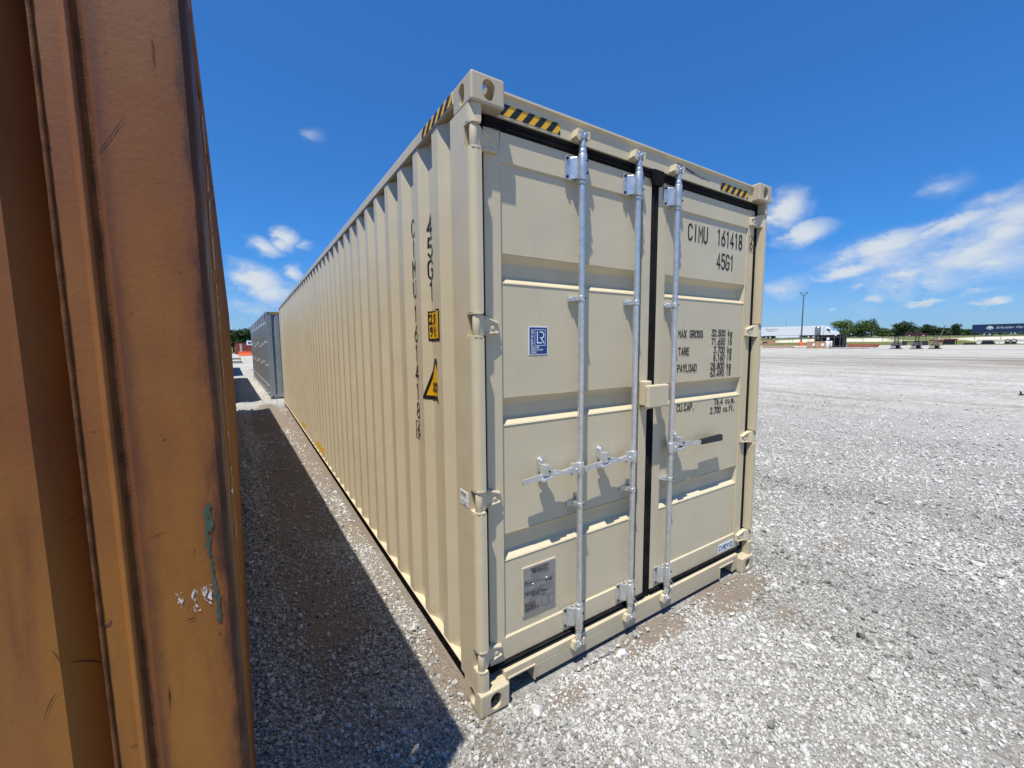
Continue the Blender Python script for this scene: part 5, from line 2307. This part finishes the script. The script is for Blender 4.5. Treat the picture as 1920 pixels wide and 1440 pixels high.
# ------------------------------------------------------------------ vehicles on and beyond the highway
def wheel(e, x, z, y, r=.5, w=.28):
    o = MB().cyl((x, y, z), (x, y + w, z), r, n=18).build('wheel', M['tyre'], e)
    MB().cyl((x, y - .01, z), (x, y + .02, z), r * .55, n=14).build('rim', M['ltgrey'], o)


def on_highway(u, t):
    a = YAW + math.atan((u - 960) / 772.58)
    lo, hi = 50., 400.
    for _ in range(50):
        r = (lo + hi) / 2
        x, y = CAM.x + r * math.sin(a), CAM.y + r * math.cos(a)
        if road_t(x, y) < t:
            lo = r
        else:
            hi = r
    return Vector((x, y, tz(x, y) + .05)), r


def words(txt, size, mat, name, parent, loc, shear=0., xs=1.):
    cu = bpy.data.curves.new('words', 'FONT')
    cu.body = txt
    cu.size = size
    cu.shear = shear
    tmp = bpy.data.objects.new('words', cu)
    COL.objects.link(tmp)
    dg = bpy.context.evaluated_depsgraph_get()
    dg.update()
    me = bpy.data.meshes.new_from_object(tmp.evaluated_get(dg))
    bpy.data.objects.remove(tmp)
    me.transform(Matrix.Translation(loc) @ Matrix.Rotation(R(90), 4, 'X') @ Matrix.Diagonal((xs, 1, 1, 1)))
    me.materials.clear()
    me.materials.append(mat)
    o = bpy.data.objects.new(name, me)
    COL.objects.link(o)
    o.parent = parent
    return o


HWANG = math.atan2(-1, .18)         # direction of travel to the right
p_, r_ = on_highway(1427, -2.5)
e = empty('semi_truck', p_, HWANG)
tag(e, 'white semi truck with a long white trailer on the highway', 'truck')
MB().box(0, 16.1, -1.3, 1.3, 1.15, 4.05).build('trailer_box', M['white'], e, .05)
MB().box(0, 16.1, -1.31, -1.285, 1.05, 1.20).build('trailer_rail', M['ltgrey'], e)
MB().box(4.6, 11.6, -1.28, -1.24, .35, 1.10).build('side_skirt', M['white'], e)
for x in (1.6, 2.9, 14.2, 15.5):
    for y in (-1.3, 1.0):
        wheel(e, x, .5, y)
MB().box(.5, 15.9, -.5, .5, .75, 1.12).build('chassis', M['black_metal'], e)
mb = MB()
mb.prism([(16.6, 1.0), (16.6, 4.05), (17.6, 4.05), (19.0, 3.75), (19.6, 3.15), (20.0, 2.35), (21.6, 2.05), (22.0, 1.6), (22.0, .55), (16.8, .55)], 1, -1.2, 1.2)
cab = mb.build('cab', M['white'], e, .08)
mb = MB()
mb.prism([(19.0, 2.35), (19.85, 2.40), (19.5, 3.05), (19.0, 3.05)], 1, -1.215, -1.19)
mb.build('window', M['glass'], cab)
MB().box(19.75, 20.0, -1.42, -1.22, 2.2, 2.9).build('mirror', M['black_metal'], cab, .03)
MB().cyl((18.3, -1.32, .9), (18.3, -1.32, 4.0), .10, n=10).build('exhaust', M['ltgrey'], cab)
wheel(e, 21.0, .5, -1.25)
wheel(e, 21.0, .5, .97)
words('Premium', 1.05, M['green'], 'lettering', e, (1.2, -1.305, 2.95), .35)
MB().box(1.8, 4.0, -1.304, -1.301, 2.60, 2.72).build('lettering_line', M['green'], e)

# navy trailer standing beyond the highway
p_ = at(1817, 222, -.1)
e = empty('box_trailer', p_, facing(p_) - R(9))
tag(e, 'navy blue box trailer with a pale tree emblem and script lettering', 'trailer')
MB().box(0, 15.8, 0, 2.5, 1.15, 4.05).build('box', M['navy'], e, .04)
MB().box(0, 15.8, -.02, .0, 1.12, 1.28).build('bottom_rail', M['pole'], e)
MB().box(.0, 15.8, -.015, .0, 3.92, 4.03).build('top_rail', M['black_metal'], e)
for x in (3.0, 4.35, 5.4):
    if x < 5:
        wheel(e, x, .52, .0)
        wheel(e, x, .52, 2.2)
MB().box(12.5, 12.8, .3, .6, .0, 1.15).build('landing_leg', M['pole'], e)
MB().box(12.5, 12.8, 1.9, 2.2, .0, 1.15).build('landing_leg', M['pole'], e)
mb = MB()
rg = random.Random(2)
for (cx, cz, rr_) in ((4.2, 3.15, .38), (3.85, 2.95, .34), (4.6, 2.95, .36), (4.25, 2.85, .40), (3.60, 2.72, .25), (4.85, 2.70, .25), (4.05, 3.32, .22)):
    n = 12
    mb.add([(cx + rr_ * math.cos(2 * math.pi * k / n) * rg.uniform(.85, 1.1), -.006 - .001 * len(mb.f), cz + rr_ * .85 * math.sin(2 * math.pi * k / n)) for k in range(n)], [tuple(range(n))])
mb.add([(4.12, -.016, 2.15), (4.36, -.016, 2.15), (4.30, -.016, 2.75), (4.18, -.016, 2.75)], [(0, 1, 2, 3)])
mb.add([(3.6, -.016, 2.15), (4.9, -.016, 2.15), (4.7, -.016, 2.24), (3.8, -.016, 2.24)], [(0, 1, 2, 3)])
mb.build('tree_emblem', M['logo'], e)
words('Schuttler Hardwoods', 1.18, M['logo'], 'lettering', e, (5.5, -.006, 2.50), .45, .95)

# red car
p_, r_ = on_highway(1694, 6.5)
e = empty('red_car', p_, HWANG)
tag(e, 'dark red car driving on the highway before the trees', 'car')
mb = MB()
mb.prism([(0, .35), (0, .95), (.5, 1.05), (3.3, 1.05), (3.7, .98), (4.9, .88), (5.0, .4)], 1, -.9, .9)
bd = mb.build('body', M['maroon'], e, .06)
mb = MB()
mb.prism([(2.1, 1.05), (2.4, 1.55), (3.3, 1.55), (3.8, 1.02)], 1, -.8, .8)
mb.build('cabin', M['maroon'], e, .05)
mb = MB()
mb.prism([(2.3, 1.08), (2.5, 1.48), (3.2, 1.48), (3.6, 1.05)], 1, -.812, -.80)
mb.build('window', M['glass'], e)
for x in (.95, 4.0):
    for y in (-.92, .70):
        wheel(e, x, .34, y, .34, .22)

# leaning timber pole
p_ = at(1759.3, 196)
k_ = px(1759, 196, 1)
mb = MB()
mb.cyl((0, 0, -.2), (5.0 * k_, 0, 20.5 * k_), .16, .11, n=8)
mb.box(5.0 * k_ - .5, 5.0 * k_ + .5, -.05, .05, 19.6 * k_, 20.0 * k_)
o = mb.build('timber_pole', M['brown_pole'])
o.location = p_
o.rotation_euler = (0, 0, facing(p_))
tag(o, 'grey timber pole leaning to the right before the far trees', 'pole')
p_ = at(1470.5, 240)
o = MB().cyl((0, 0, 0), (0, 0, 9.2), .07, .05, n=6).build('antenna_mast', M['pole'])
o.location = p_
tag(o, 'thin dark antenna mast rising behind the white trailer', 'mast')

# post and wire fence along the yard edge
def fence():
    e = empty('wire_fence', (0, 0, 0))
    tag(e, 'thin post and wire fence between the grass and the highway bank', 'fence')
    prev = None
    for k, y in enumerate(np.arange(110., -14., -4.)):
        x = 136 + (70 - y) * .18
        z = tz(x, y)
        MB().cyl((x, y, z - .1), (x, y, z + 1.35), .05, n=6).build('post', M['pole'], e)
        if prev:
            mb = MB()
            for h in (.5, .9, 1.3):
                mb.cyl((prev[0], prev[1], prev[2] + h), (x, y, z + h), .012, n=4, caps=False)
            mb.build('wire', M['ltgrey'], e)
        prev = (x, y, z)


fence()

# ------------------------------------------------------------------ trees on the right
tree(at(1581, 236), 8.0, 11.5, 'pale green spreading tree just right of the white truck cab', M['leaf_pale'], 1, 'trees beyond the highway', leaf=.26, dens=60, low=True)
tree(at(1612, 232), 7.4, 8.5, 'bright mid green tree between the pale one and the dark one', M['leaf_mid'], 2, 'trees beyond the highway', leaf=.26, dens=60, low=True)
tree(at(1630, 244), 8.2, 7.4, 'dark green tree at the right end of the clump by the truck', M['leaf_dark'], 3, 'trees beyond the highway', leaf=.26, dens=60, low=True)
tree(at(1690, 262), 7.2, 8.2, 'round dark green tree standing alone above the red car', M['leaf_dark'], 4, 'trees beyond the highway', leaf=.26, dens=70, low=True)
far = [(1650, 330, 5.4, 11), (1663, 340, 4.4, 12), (1676, 335, 5.0, 11), (1712, 330, 5.4, 11), (1731, 300, 6.2, 8), (1748, 330, 4.8, 11), (1758, 340, 5.0, 12), (1772, 345, 4.6, 12), (1787, 320, 6.4, 4.5), (1803, 350, 3.6, 12), (1812, 350, 3.6, 11)]
nm = ['low bushy tree first right of the clump on the horizon', 'low bushy tree second right of the clump on the horizon', 'bushy tree touching the round dark tree on its left', 'bushy tree touching the round dark tree on its right',
      'rounded tree above the bonnet of the red car', 'low tree just left of the leaning pole', 'low tree right behind the leaning pole', 'low tree just right of the leaning pole',
      'small lollipop shaped tree between leaning pole and navy trailer', 'low dark bush left of the navy trailer', 'low dark bush touching the navy trailer rear']
for k, ((u_, r_, h_, w_), lab) in enumerate(zip(far, nm)):
    tree(at(u_, r_), h_, w_, lab, M['leaf_dark'] if k % 3 else M['leaf_mid'], 100 + k, 'low trees along the horizon', leaf=.34, dens=60, low=True)


def hedge():
    """far hedgerow that closes the horizon all round"""
    rg = np.random.default_rng(3)
    lobes = []
    for k in range(260):
        a = -180 + 360 * k / 260 + rg.uniform(-.5, .5)
        r = rg.uniform(430, 520)
        x, y = CAM.x + r * math.sin(R(a)), CAM.y + r * math.cos(R(a))
        h = rg.uniform(2.0, 4.2)
        lobes.append((x, y, tz(x, y) + h * .45, rg.uniform(6, 10), rg.uniform(6, 10), h * .55))
    V, F = crown_mesh(lobes, .8, 9, 5)
    me = bpy.data.meshes.new('distant_hedgerow')
    me.from_pydata([tuple(v) for v in V], [], F)
    me.materials.append(M['leaf_dark'])
    o = bpy.data.objects.new('distant_hedgerow', me)
    COL.objects.link(o)
    tag(o, 'dark hedgerow closing the flat horizon', 'hedgerow', kind='stuff')


hedge()
